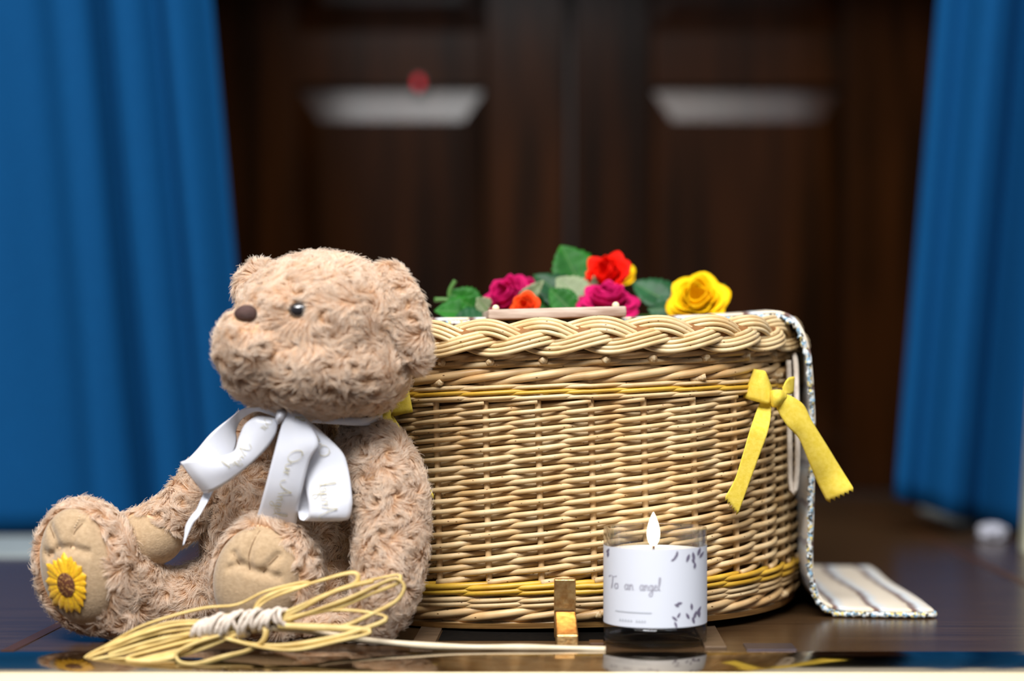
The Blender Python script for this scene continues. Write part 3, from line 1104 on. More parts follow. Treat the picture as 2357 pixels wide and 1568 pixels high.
def fur(parent, V, F, n, length, exclude=(), length_fn=None, whorl=0.0115, seed=1):
    """curly pile: strands run in whorls round scattered centres and gather into small tufts"""
    g = np.random.default_rng(seed)
    p, nr = sample(V, F, n)
    keep = np.ones(len(p), bool)
    for e in exclude:
        keep &= ~inside(p, e)
    keep &= p[:, 2] > 0.0005
    p, nr = p[keep], nr[keep]
    n = len(p)
    L = np.full(n, length) * g.uniform(0.7, 1.25, n)
    if length_fn is not None:
        L *= length_fn(p)
    # whorl centres: greedy thinning
    idx = g.permutation(n)[:6000]
    cs = []
    kd = None
    for i in idx:
        q = p[i]
        if all((q - c).dot(q - c) > whorl ** 2 * 1.9 for c in cs):
            cs.append(q)
    cs = np.array(cs)
    kd = KDTree(len(cs))
    for i, c in enumerate(cs): kd.insert(c, i)
    kd.balance()
    near = np.array([kd.find(q)[1] for q in p])
    dist = np.linalg.norm(p - cs[near], axis=1)
    wsign = g.choice([-1.0, 1.0], len(cs))
    wrad = g.uniform(-0.75, 0.10, len(cs))
    wdir = g.normal(0, 1, (len(cs), 3))
    r = p - cs[near]
    r -= nr * (r * nr).sum(1)[:, None]
    rl = np.linalg.norm(r, axis=1)[:, None] + 1e-9
    ru = r / rl
    tg = np.cross(nr, ru)
    fa = g.normal(0, 1, (3, 3)); fb = g.uniform(0, 6, 3)
    flow = np.stack([np.sin(p @ (fa[i] * 48) + fb[i]) + np.sin(p @ (fa[(i + 1) % 3] * 105) + 2 * fb[i]) for i in range(3)], 1)
    wt = np.exp(-(dist / (0.62 * whorl)) ** 2)[:, None]
    mixd = wt * 1.5 * (tg * wsign[near][:, None] + ru * wrad[near][:, None]) + (1 - 0.6 * wt) * (0.8 * flow + 0.45 * tg * wsign[near][:, None]) + 0.2 * wdir[near]
    mixd -= nr * (mixd * nr).sum(1)[:, None]
    mixd /= np.linalg.norm(mixd, axis=1)[:, None] + 1e-9
    # tufts
    tn = max(1, n // 20)
    ti = g.permutation(n)[:tn]
    kt = KDTree(tn)
    for a, i in enumerate(ti): kt.insert(p[i], a)
    kt.balance()
    tf = np.array([kt.find(q)[1] for q in p])
    tdir = mixd[ti][tf]
    tn_ = nr[ti][tf]
    tlift = g.uniform(0.28, 0.60, tn)[tf] + np.where(g.random(n) < 0.07, g.uniform(0.2, 0.6, n), 0)
    ttint = g.normal(1.0, 0.025, tn)[tf]
    d = 0.55 * tdir + 0.6 * mixd + g.normal(0, 0.055, (n, 3))
    d -= nr * (d * nr).sum(1)[:, None]
    d /= np.linalg.norm(d, axis=1)[:, None] + 1e-9
    b = np.cross(nr, d)
    curl = (wsign[near] * 0.5 + g.normal(0, 0.2, n))[:, None]
    K = 5
    t = np.linspace(0, 1, K)
    pts = np.zeros((n, K, 3))
    tip_c = (p[ti] + (nr[ti] * 0.35 + tdir_fix(mixd[ti])) * length * 0.9)[tf]
    for k, tt in enumerate(t):
        up = nr * (L * (tlift * tt * (1.0 - 0.45 * tt) + 0.10 * tt))[:, None]
        q = p + up + d * (L * (0.25 * tt + 0.62 * tt ** 1.6))[:, None] + b * curl * (L * 0.32 * tt * tt)[:, None]
        q = q + (tip_c - q) * (0.16 * tt ** 1.5)
        pts[:, k] = q
    pts[:, :, 2] = np.maximum(pts[:, :, 2], 0.0006)
    hc = bpy.data.hair_curves.new('fur')
    hc.add_curves([K] * n)
    im = np.array(wmat(parent).inverted())
    w = pts.reshape(-1, 3) @ im[:3, :3].T + im[:3, 3]
    hc.attributes['position'].data.foreach_set('vector', w.astype(np.float32).ravel())
    ra = hc.attributes.get('radius') or hc.attributes.new('radius', 'FLOAT', 'POINT')
    rr = np.tile(np.array([0.00017, 0.00017, 0.00016, 0.00013, 0.00006]), n).astype(np.float32)
    ra.data.foreach_set('value', rr)
    ta = hc.attributes.new('tint', 'FLOAT', 'CURVE')
    tint = ttint * (0.97 + 0.08 * np.clip(dist / whorl, 0, 1.2)) * g.normal(1, 0.06, n)
    ta.data.foreach_set('value', tint.astype(np.float32))
    hc.materials.append(M['fur'])
    o = bpy.data.objects.new('fur', hc)
    COL.objects.link(o)
    o.parent = parent
    o['kind'] = 'stuff'
    return o


def tdir_fix(a):
    return a


def bvh(V, F):
    return BVHTree.FromPolygons([tuple(v) for v in V], F)


def cast(tree, px, py, lift=0.0):
    o = Vector((0, 0, CZ))
    d = (Vector(P(px, py, 1.5)) - o).normalized()
    h = tree.ray_cast(o, d)
    if h[0] is None:
        return None
    n = h[1] if h[1].dot(d) < 0 else -h[1]
    return np.array(h[0] + n * lift), np.array(n)


bear = empty('teddy_bear', P(640, 1480, 1.56) * np.array([1, 1, 0]), 'beige curly teddy bear with a white satin bow leaning on the basket', 'teddy bear')

# --- head
hd = 1.53
near_ear_rot = roty(math.radians(-16)) @ rotz(math.radians(38))
far_ear_rot = roty(math.radians(22)) @ rotz(math.radians(30))
head_e = [E(742, 745, hd, 196, 158, 0.068), E(735, 838, hd, 200, 122, 0.070), E(850, 850, hd - .004, 88, 95, 0.055), E(610, 845, hd - .008, 90, 82, 0.056),
          E(590, 800, hd - .036, 92, 82, 0.040), E(566, 770, hd - .040, 56, 56, 0.036), E(640, 720, hd - .040, 80, 62, 0.028)]
HV, HF = blob(head_e, 0.0032, 24)
head = build('head', HV, HF, M['plush'], bear)
ear_near_e = [E(932, 738, hd - .022, 44, 122, 0.019, near_ear_rot), E(908, 690, hd - .018, 46, 86, 0.018, near_ear_rot)]
ear_far_e = [E(592, 660, hd + .010, 46, 58, 0.014, far_ear_rot)]
EV, EF = blob(ear_near_e, 0.0028, 5)
ear1 = build('ear', EV, EF, M['plush'], head)
EV2, EF2 = blob(ear_far_e, 0.0026, 4)
ear2 = build('ear', EV2, EF2, M['plush'], head)
ht = bvh(HV, HF)
c, n_ = cast(ht, 686, 713)
eye_c = c - n_ * 0.0024
V, F = sphere(eye_c, (0.0084, 0.0072, 0.0068), 24, 16, roty(math.radians(-8)))
build('eye', V, F, M['eye'], head)
# the other eye, on the far side of the muzzle
oe = P(590, 700, hd - .020)
V, F = sphere(oe, 0.0060, 20, 12)
build('eye', V, F, M['eye'], head)
c, n_ = cast(ht, 566, 728)
nose_c = c + np.array([0, -0.002, 0.002])
V, F = sphere(nose_c, (0.0094, 0.008, 0.0070), 28, 16, roty(math.radians(-12)))
V = V + np.outer(np.clip((nose_c[2] - V[:, 2]) / 0.007, 0, 1), np.array([0.002, 0, 0])) 
build('nose', V, F, M['nose'], head)
mpts = []
for a, b in ((572, 802), (584, 796), (596, 790), (606, 786)):
    r_ = cast(ht, a, b, 0.0016)
    mpts.append(r_[0])
V, F = tube(cr(mpts, 14), 0.0008, 6)
build('mouth_stitch', V, F, M['seam'], head)

nose_ex = (nose_c, (0.0098, 0.014, 0.0074), roty(math.radians(-12)))
eye_ex = (eye_c, (0.0068, 0.0068, 0.0066))
muz = P(600, 770, hd - .04)


def head_len(p):
    d = np.linalg.norm((p - muz) * np.array([1, 0.8, 1]), axis=1)
    e = np.linalg.norm(p - eye_c, axis=1)
    k = np.linalg.norm(p - nose_c, axis=1)
    return np.clip(0.55 + d / 0.09, 0.6, 1.0) * np.clip((e - 0.004) / 0.010, 0.3, 1) * np.clip((k - 0.006) / 0.016, 0.35, 1)


V, F = join([(HV, HF), (EV, EF), (EV2, EF2)])
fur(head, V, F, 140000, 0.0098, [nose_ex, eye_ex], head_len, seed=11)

# --- torso
td = 1.600
TV, TF = blob([E(655, 1215, td, 186, 240, 0.066), E(650, 1010, td - .012, 120, 80, 0.050), E(650, 1330, td - .005, 196, 116, 0.066)], 0.004, 6)
torso = build('torso', TV, TF, M['plush'], bear)
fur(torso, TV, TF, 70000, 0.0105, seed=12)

# --- near arm
AV, AF = blob(chain([(835, 1015, 1.565, 50), (868, 1050, 1.550, 72), (894, 1130, 1.540, 84), (900, 1215, 1.532, 80), (896, 1300, 1.525, 77), (882, 1375, 1.520, 66), (862, 1430, 1.518, 48)]), 0.0034, 6)
arm = build('arm', AV, AF, M['plush'], bear)
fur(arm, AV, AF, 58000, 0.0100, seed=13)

# --- far arm, with its smooth paw pad
arm_nodes = [(520, 1075, 1.585, 52), (470, 1120, 1.575, 58), (415, 1185, 1.565, 58), (350, 1225, 1.560, 58), (300, 1238, 1.558, 50)]
AV2, AF2 = blob(chain(arm_nodes), 0.0034, 5)
arm2 = build('arm', AV2, AF2, M['plush'], bear)
pad_e = E(345, 1240, 1.557, 78, 64, 0.0245)
PV, PF = blob([pad_e], 0.0026, 3)
build('paw_pad', PV, PF, M['suede'], arm2)
fur(arm2, AV2, AF2, 32000, 0.0095, [(pad_e[0], tuple(np.array(pad_e[1]) * 1.02))], seed=14)

# --- legs
def seam_lines(parent, tree, lines, r=0.0007, m='seam', lift=0.0001):
    for ln in lines:
        pts = [cast(tree, a, b, lift) for a, b in ln]
        pts = [q[0] for q in pts if q is not None]
        if len(pts) < 2: continue
        V, F = tube(cr(pts, 18), r, 6)
        build('seam', V, F, M[m], parent)


def groove(V, lines, tree, depth=0.0036, w=0.0036):
    """press the sewn toe lines into the pad"""
    out = V.copy()
    for ln in lines:
        pts = [cast(tree, a, b) for a, b in ln]
        q = cr([p[0] for p in pts if p is not None], 40)
        for c in q:
            pass
        dmin = np.min(np.linalg.norm(V[:, None, :] - q[None, :, :], axis=2), axis=1)
        out[:, 1] += depth * np.exp(-(dmin / w) ** 2)
    return out


# left foot, its sole towards the eye, sunflower embroidery
ld = 1.535
lrot = roty(math.radians(-11)) @ rotz(math.radians(-16))
leg_e = [E(203, 1303, ld, 118, 150, 0.037, lrot), E(262, 1415, ld + .002, 66, 46, 0.022)] + chain([(275, 1340, ld + .015, 92), (340, 1380, ld + .028, 76), (420, 1388, ld + .040, 74), (490, 1370, ld + .05, 80)])
LV, LF = blob(leg_e, 0.0034, 6)
leg = build('leg', LV, LF, M['plush'], bear)
padL = E(183, 1305, ld - .016, 92, 137, 0.026, lrot)
PV, PF = blob([padL], 0.0020, 4)
tl = bvh(PV, PF)
toes = [[(207, 1182), (190, 1205), (172, 1226), (163, 1262)], [(115, 1212), (124, 1235), (132, 1262)], [(85, 1255), (104, 1272), (118, 1282)], [(112, 1284), (134, 1264), (163, 1264), (200, 1272)]]
PV = groove(PV, toes, tl)
tl = bvh(PV, PF)
build('foot_pad', PV, PF, M['suede'], leg)
seam_lines(leg, tl, toes[:3], 0.0004)
for a, b in ((183, 1190), (181, 1196), (178, 1202), (175, 1207), (172, 1212), (213, 1187), (216, 1193), (219, 1199)):
    q1 = cast(tl, a, b, 0.0004)
    if q1 is None: continue
    V, F = sphere(q1[0], 0.0006, 8, 6)
    build('stitch', V, F, M['stitch'], leg)
fur(leg, LV, LF, 58000, 0.0100, [(padL[0], tuple(np.array(padL[1]) * 0.985), padL[2])], seed=15)
# embroidered sunflower
NP_ = 21
fl0 = np.array([155.0, 1345.0])


def fpt(x, y, lift):
    """flower plane (unit circle) onto the pad"""
    r_ = cast(tl, fl0[0] + 48 * x * math.cos(0.0) + 10 * y, fl0[1] + 68 * y, lift)
    return r_


sun = []
for k in range(NP_):
    a = 2 * math.pi * k / NP_ + random.uniform(-0.05, 0.05)
    ln = random.uniform(0.90, 1.06)
    ca, sa = math.cos(a), math.sin(a)
    rows = []
    okk = True
    for t in np.linspace(0, 1, 7):
        rr = 0.34 + (ln - 0.34) * t
        hw = 0.165 * (0.55 + 0.9 * t) * (1 if t < 0.75 else max(0.04, (1 - t) / 0.25)) * (0.9 if k % 2 else 1.0)
        row = []
        for s in (-1, -0.5, 0, 0.5, 1):
            q1 = fpt(rr * ca - hw * s * sa, rr * sa + hw * s * ca, 0.0009 + 0.0009 * (1 - s * s) + 0.0004 * (k % 2))
            if q1 is None: okk = False; break
            row.append(q1[0])
        if not okk: break
        rows.append(row)
    if okk:
        V, F = sheet(np.array(rows))
        o = build('petal', V, F, M['petal_thread'], leg)
rows = []
for rr in np.linspace(0.0, 0.40, 7):
    rows.append([fpt(rr * math.cos(a), rr * math.sin(a), 0.0024 + 0.0012 * (1 - (rr / 0.40) ** 2))[0] for a in np.linspace(0, 2 * math.pi, 33)])
V, F = sheet(np.array(rows))
build('flower_centre', V, F, M['seed_thread'], leg)

# right foot, nearer, bare pad
rd_ = 1.530
rrot = roty(math.radians(8))
leg_e = [E(614, 1328, rd_, 120, 148, 0.033, rrot)] + chain([(640, 1390, rd_ + .02, 84), (720, 1415, rd_ + .028, 66), (800, 1425, rd_ + .034, 54)]) + [E(660, 1436, rd_ + .002, 130, 37, 0.022), E(780, 1440, rd_ + .004, 70, 31, 0.02)]
LV2, LF2 = blob(leg_e, 0.0034, 6)
leg2 = build('leg', LV2, LF2, M['plush'], bear)
padR = E(594, 1335, rd_ - .015, 104, 126, 0.025, rrot)
PV, PF = blob([padR], 0.0020, 4)
tr_ = bvh(PV, PF)
toes = [[(598, 1222), (582, 1250), (573, 1280), (575, 1312)], [(538, 1275), (546, 1290), (552, 1300)], [(640, 1280), (622, 1298), (606, 1318)], [(530, 1308), (552, 1301), (577, 1313), (606, 1320), (640, 1330)]]
PV = groove(PV, toes, tr_)
tr_ = bvh(PV, PF)
build('foot_pad', PV, PF, M['suede'], leg2)
seam_lines(leg2, tr_, toes[:3], 0.0004)
fur(leg2, LV2, LF2, 56000, 0.0100, [(padR[0], tuple(np.array(padR[1]) * 0.985), padR[2])], seed=16)

# --- white satin bow
q3 = cx(4.613, 400, 920)
q2 = cx(3.683, 380, 900)
rb = empty('satin_bow', (0, 0, 0))
rb.parent = bear
rb.matrix_basis = wmat(bear).inverted()
rb['label'] = 'white satin bow printed with gold script'
bd = 1.505


def strip(name, L, R, n=40, m=9, bulge=0.0, **k):
    (V, F), G = patch(L, R, n, m, bulge, **k)
    build(name, V, F, M['satin'], rb)
    return G


# band round the neck
strip('neck_band', [(655, 948, bd + .012), (700, 950, bd + .012), (760, 956, bd + .016), (830, 962, bd + .024), (880, 955, bd + .05)],
      [(660, 974, bd + .012), (700, 972, bd + .012), (760, 976, bd + .016), (832, 980, bd + .024), (882, 975, bd + .05)], bulge=.002)
# left loop: back run and front run
strip('loop', [q3(1095, 118, bd), q3(1000, 70, bd + .004), (400 + 860 / 4.613, 920 + 80 / 4.613, bd + .008), q3(720, 108, bd + .012), q3(600, 195, bd + .012), q3(400, 355, bd + .008), q3(250, 530, bd + .004), q3(150, 630, bd), q3(70, 664, bd - .003)],
      [q3(1090, 190, bd), q3(985, 150, bd + .006), q3(860, 130, bd + .012), q3(720, 215, bd + .018), q3(664, 330, bd + .020), q3(668, 455, bd + .018), q3(610, 640, bd + .012), q3(480, 830, bd + .006), q3(322, 996, bd - .001)], 60, 11)
GB = strip('loop', [q3(70, 664, bd - .003), q3(160, 640, bd - .010), q3(300, 628, bd - .014), q3(480, 612, bd - .013), q3(640, 548, bd - .010), q3(690, 410, bd - .008), q3(760, 262, bd - .008), q3(900, 178, bd - .007), q3(1090, 195, bd - .003)],
           [q3(322, 996, bd - .001), q3(380, 985, bd - .006), q3(450, 955, bd - .008), q3(600, 860, bd - .008), q3(850, 655, bd - .008), q3(1000, 500, bd - .008), q3(1080, 370, bd - .008), q3(1104, 260, bd - .006), q3(1104, 212, bd - .003)], 60, 11, bulge=0.003)
# narrow tail on the left
strip('tail', [q3(320, 985, bd + .004), q3(285, 1060, bd + .004), q3(240, 1165, bd + .002), q3(180, 1240, bd), q3(125, 1340, bd), q3(112, 1440, bd), q3(94, 1548, bd)],
      [q3(425, 965, bd + .004), q3(375, 1060, bd + .003), q3(330, 1130, bd), q3(265, 1245, bd - .002), q3(205, 1320, bd - .001), q3(150, 1440, bd), q3(104, 1550, bd)], 40, 5)
# right loop, front run and the roll behind it
GR = strip('loop', [q2(1110, 185, bd - .004), q2(1190, 250, bd - .004), q2(1250, 350, bd - .003), q2(1270, 480, bd - .001), q2(1225, 610, bd), q2(1188, 735, bd), q2(1200, 860, bd - .003), q2(1216, 960, bd - .006), q2(1213, 1050, bd - .006), q2(1175, 1102, bd)],
           [q2(1150, 178, bd - .002), q2(1235, 262, bd - .001), q2(1330, 345, bd), q2(1430, 440, bd), q2(1515, 540, bd), q2(1556, 680, bd - .001), q2(1580, 850, bd - .003), q2(1586, 970, bd - .003), q2(1560, 1080, bd - .001), q2(1500, 1106, bd + .003)], 60, 11, bulge=0.004)
strip('loop', [q2(1175, 1102, bd), q2(1140, 1085, bd + .004), q2(1128, 1020, bd + .006), q2(1140, 930, bd + .006), q2(1165, 850, bd + .006), q2(1190, 740, bd + .008)],
      [q2(1500, 1106, bd + .003), q2(1490, 1085, bd + .008), q2(1480, 1020, bd + .012), q2(1470, 900, bd + .014), q2(1450, 800, bd + .014), q2(1400, 600, bd + .012)], 40, 9)
# long front tail
GT = strip('tail', [q2(1064, 106, bd - .010), q2(1030, 190, bd - .012), q2(985, 300, bd - .013), q2(920, 540, bd - .012), q2(850, 810, bd - .004), q2(790, 1030, bd + .010), q2(765, 1110, bd + .018)],
           [q2(1100, 110, bd - .006), q2(1190, 230, bd - .009), q2(1272, 362, bd - .012), q2(1298, 468, bd - .013), q2(1225, 600, bd - .011), q2(1150, 900, bd - .003), q2(1108, 1160, bd + .018)], 60, 11, bulge=0.003)
# knot
(V, F), _ = patch([q3(1100, 95, bd - .004), q3(1085, 150, bd - .011), q3(1080, 210, bd - .011), q3(1100, 262, bd - .004)],
                  [q3(1200, 85, bd - .004), q3(1190, 150, bd - .013), q3(1165, 210, bd - .013), q3(1130, 262, bd - .004)], 20, 12, bulge=0.005)
build('knot', V, F, M['satin'], rb)
(V, F), _ = patch([q3(1225, 45, bd - .010), q3(1215, 80, bd - .013), q3(1200, 130, bd - .013)], [q3(1280, 60, bd - .008), q3(1262, 78, bd - .012), q3(1225, 120, bd - .012)], 14, 8, bulge=0.003)
build('knot', V, F, M['satin'], rb)

# printed script: pen strokes laid on the ribbon
GL = {
    'O': [[(.36, .98), (.16, .9), (.02, .6), (.06, .2), (.26, .0), (.5, .12), (.6, .5), (.5, .88), (.3, .98), (.2, .86)]],
    'u': [[(0, .42), (.03, .12), (.12, .0), (.22, .12), (.27, .42)], [(.27, .42), (.27, .08), (.36, .0)]],
    'r': [[(.0, .42), (.02, .0)], [(.02, .2), (.1, .38), (.2, .40)]],
    'A': [[(-.30, .30), (-.24, .02), (-.08, -.02), (.12, .30), (.34, .98)], [(.34, .98), (.36, .5), (.42, .0)], [(.06, .36), (.28, .42), (.50, .36)]],
    'n': [[(.0, .42), (.02, .0)], [(.02, .2), (.12, .42), (.2, .34), (.22, .06), (.3, .0)]],
    'g': [[(.22, .36), (.1, .42), (.0, .22), (.07, .0), (.18, .1), (.24, .42)], [(.24, .42), (.22, -.25), (.1, -.46), (-.02, -.32), (.12, -.12), (.34, .08)]],
    'e': [[(.02, .2), (.18, .26), (.16, .40), (.06, .40), (.0, .16), (.1, .0), (.26, .10)]],
    'l': [[(.0, .08), (.14, .6), (.16, .95), (.09, .98), (.05, .6), (.06, .08), (.16, .0)]],
    'a': [[(.22, .36), (.1, .42), (.0, .2), (.08, .0), (.18, .1), (.24, .42)], [(.24, .42), (.23, .08), (.32, .0)]],
    'T': [[(.30, .92), (.26, .4), (.2, .0)], [(.0, .84), (.14, .96), (.36, .90), (.58, .98)]],
    'o': [[(.14, .42), (.02, .3), (.02, .1), (.12, .0), (.22, .12), (.22, .32), (.12, .42), (.28, .36)]],
}
ADV = {'O': .68, 'u': .40, 'r': .27, 'A': .56, 'n': .34, 'g': .36, 'e': .29, 'l': .20, 'a': .35, 'T': .42, 'o': .32, ' ': .42}


def script(text, mapf, width, m, parent, step=0.035):
    """each letter a part of its own: ribbons along pen strokes; mapf(x, y) -> (point, normal)"""
    x = 0.0
    for ch in text:
        if ch in GL:
            parts = []
            for st in GL[ch]:
                k = max(8, len(st) * 6)
                pl = cr([(a + x, b) for a, b in st], k)
                tg = np.gradient(pl, axis=0)
                tg /= np.linalg.norm(tg, axis=1)[:, None] + 1e-9
                nr = np.stack([-tg[:, 1], tg[:, 0]], 1)
                w = width * (0.45 + 0.9 * np.abs(tg[:, 1]))[:, None]
                rows = []
                for s in (-1, 1):
                    rows.append([mapf(*(pl[i] + nr[i] * w[i] * s * 0.5)) for i in range(k)])
                parts.append(sheet(np.array(rows)))
            V, F = join(parts)
            build('letter', V, F, m, parent)
        x += ADV.get(ch, .3)


def on_patch(G, s0, ds, t0, dt, lift=0.0011):
    """text x runs along the ribbon, y across it; bilinear on the patch grid"""
    n, m, _ = G.shape

    def f(x, y):
        a = np.clip(s0 + ds * x, 0.0, 0.999) * (n - 1)
        b = np.clip(t0 + dt * y, 0.0, 0.999) * (m - 1)
        i, j = int(a), int(b)
        fa, fb = a - i, b - j
        p = (G[i, j] * (1 - fa) * (1 - fb) + G[i + 1, j] * fa * (1 - fb) + G[i, j + 1] * (1 - fa) * fb + G[i + 1, j + 1] * fa * fb)
        return p + np.array([0, -lift, 0.0])
    return f


script('Our Angel', on_patch(GT, 0.36, 0.155, 0.40, 0.36), 0.034, M['gold_ink'], rb)
script('l', on_patch(GT, 0.10, 0.25, 0.55, 0.40), 0.034, M['gold_ink'], rb)
script('Our', on_patch(GR, 0.43, -0.16, 0.25, 0.42), 0.03, M['gold_ink'], rb)
script('Angel', on_patch(GR, 0.90, -0.15, 0.30, 0.40), 0.03, M['gold_ink'], rb)
script('Our', on_patch(GB, 0.94, -0.11, 0.60, -0.45), 0.03, M['gold_ink'], rb)
script('Angel', on_patch(GB, 0.60, -0.14, 0.60, -0.45), 0.03, M['gold_ink'], rb)


# ================================================================== candle in a glass
CR_, CD = 0.0430, 1.5215
CX = (1508 - VX) * CD / FPX
candle = empty('candle', (CX, CD, 0), 'lit white candle in a clear glass with a floral paper label', 'candle')
cc = (CX, CD, 0.0)
R0, RI = CR_, CR_ - 0.0017
prof = [(0.0002, 0.0010), (R0 - 0.004, 0.0010), (R0 - 0.0012, 0.0018), (R0, 0.0045), (R0, 0.0170), (RI, 0.0180), (RI - 0.003, 0.0186), (RI - 0.010, 0.0188), (0.0002, 0.0188)]
V, F = lathe(prof, cc, 96)
build('glass_base', V, F, M['glass_base'], candle)
prof = [(R0, 0.0172), (R0, 0.05), (R0, 0.0958), (R0 - 0.0004, 0.0966), (R0 - 0.0012, 0.0966), (RI, 0.0958), (RI, 0.05), (RI, 0.0182)]
V, F = lathe(prof, cc, 96)
build('glass_wall', V, F, M['glass'], candle)
RW = RI - 0.0002
prof = [(0.0002, 0.0192), (RI - 0.011, 0.0196), (RI - 0.0035, 0.0212), (RW, 0.0252), (RW, 0.0775), (RW - 0.0010, 0.0780), (RW - 0.003, 0.0774), (0.012, 0.0768), (0.0002, 0.0765)]
V, F = lathe(prof, cc, 72)
build('wax', V, F, M['wax'], candle)
RL = R0 + 0.0002
G = np.array([[(CX + RL * math.sin(a), CD - RL * math.cos(a), z) for a in np.linspace(math.radians(-118), math.radians(118), 80)] for z in np.linspace(0.0182, 0.0822, 10)])
V, F = sheet(G)
build('paper_label', V, F, M['paper'], candle)


def on_label(px0, py0, sc):
    """flat print: x, y in label units from a pixel, wrapped on the glass"""
    def f(x, y):
        h = (px0 + sc * x - 1508) / 119.0
        a = math.asin(max(-0.98, min(0.98, h)))
        r = RL + 0.0003
        d = CD - r * math.cos(a)
        return np.array([CX + r * math.sin(a), d, CZ - (py0 - sc * y - VY) * (CD - r) / FPX])
    return f


lab = [o for o in candle.children if o.name.startswith('paper_label')][0]
script('To an angel', on_label(1401, 1360, 30), 0.06, M['ink'], lab)
f_ = on_label(1415, 1413, 1)
V, F = sheet(np.array([[f_(x, y) for x in np.linspace(0, 80, 14)] for y in (0, 2.6)]))
build('printed_line', V, F, M['faint_ink'], lab)
for x0, w_ in ((1424, 30), (1460, 26)):
    f_ = on_label(x0, 1434, 1)
    rows = []
    V, F = join([sheet(np.array([[f_(x + k * 6, y) for x in (0, 3.6)] for y in (0, 5)])) for k in range(w_ // 6)])
    build('small_print', V, F, M['faint_ink'], lab)


def print_leaf(px, py, ang, ln, wd):
    f = on_label(px, py, 1)
    rows = []
    for t in np.linspace(0, 1, 8):
        h = wd * math.sin(math.pi * min(1, t * 1.0)) ** 0.8 * (1 - 0.3 * t) + 0.15
        rows.append([f(math.cos(ang) * ln * t - math.sin(ang) * h * s, math.sin(ang) * ln * t + math.cos(ang) * h * s) for s in (-1, 0, 1)])
    V, F = sheet(np.array(rows))
    build('printed_leaf', V, F, M['leaf_ink'], lab)


for px, py, a, ln, wd in ((1544, 1290, 60, 16, 3), (1550, 1284, 80, 15, 3), (1538, 1292, 30, 12, 2.5), (1580, 1278, -110, 20, 4), (1588, 1274, -80, 22, 4), (1600, 1284, 70, 20, 4), (1604, 1290, 50, 18, 3.5), (1594, 1300, -100, 14, 3.5), (1586, 1290, -60, 14, 3),
                       (1550, 1392, 10, 14, 3.5), (1556, 1398, 150, 12, 3), (1586, 1408, 95, 16, 3.5), (1580, 1428, 120, 16, 3.5), (1590, 1430, 70, 20, 4), (1598, 1420, 60, 20, 4), (1604, 1428, 95, 20, 4), (1540, 1420, -40, 16, 3), (1546, 1432, -70, 16, 3), (1552, 1424, 60, 14, 3), (1592, 1440, 110, 16, 3.5),
                       (1398, 1290, 80, 14, 2.5), (1396, 1280, 60, 12, 2.5)):
    print_leaf(px, py, math.radians(a), ln, wd)
fx = (1504 - VX) * CD / FPX
V, F = tube(cr([(fx, CD, 0.0760), (fx + .0004, CD, 0.0835), (fx + .0012, CD, 0.0875)], 8), 0.0009, 8)
build('wick', V, F, M['wick'], candle)
prof = []
for t in np.linspace(0, 1, 22):
    r = 0.0056 * math.sin(math.pi * min(1.0, (0.03 + 0.97 * t)) ** 0.72) ** 0.78 * (1 - 0.10 * t)
    prof.append((max(r, 0.0001), 0.0812 + 0.0278 * t))
V, F = lathe(prof, (fx, CD, 0.0), 24)
build('flame', V, F, M['flame'], candle)
fl = bpy.data.lights.new('flame_light', 'POINT')
fl.energy = 0.06
fl.color = (1.0, 0.62, 0.30)
fl.shadow_soft_size = 0.005
fo = bpy.data.objects.new('flame_light', fl)
COL.objects.link(fo)
fo.location = (fx, CD, 0.096)

# ================================================================== raffia bow with a dried stem
qr = cx(3.802, 400, 1160)
raf = empty('raffia_bow', P(540, 1500, 1.462) * np.array([1, 1, 0]), 'looped golden raffia bow bound with cream yarn before the bear', 'raffia bow')
W0 = 1.462


def strand(pts, r=0.0019, m='raffia', name='raffia_loop', flat=0.6, n=70):
    c = cr([P(*p) for p in pts], n)
    c[:, 1] += 0.0004 * np.sin(np.arange(n) * 0.3)
    rr = r * (1 + 0.12 * np.sin(np.arange(n) * 0.21 + random.random() * 6))
    V, F = tube(c, rr, 8, flat=flat)
    build(name, V, F, M[m], raf)


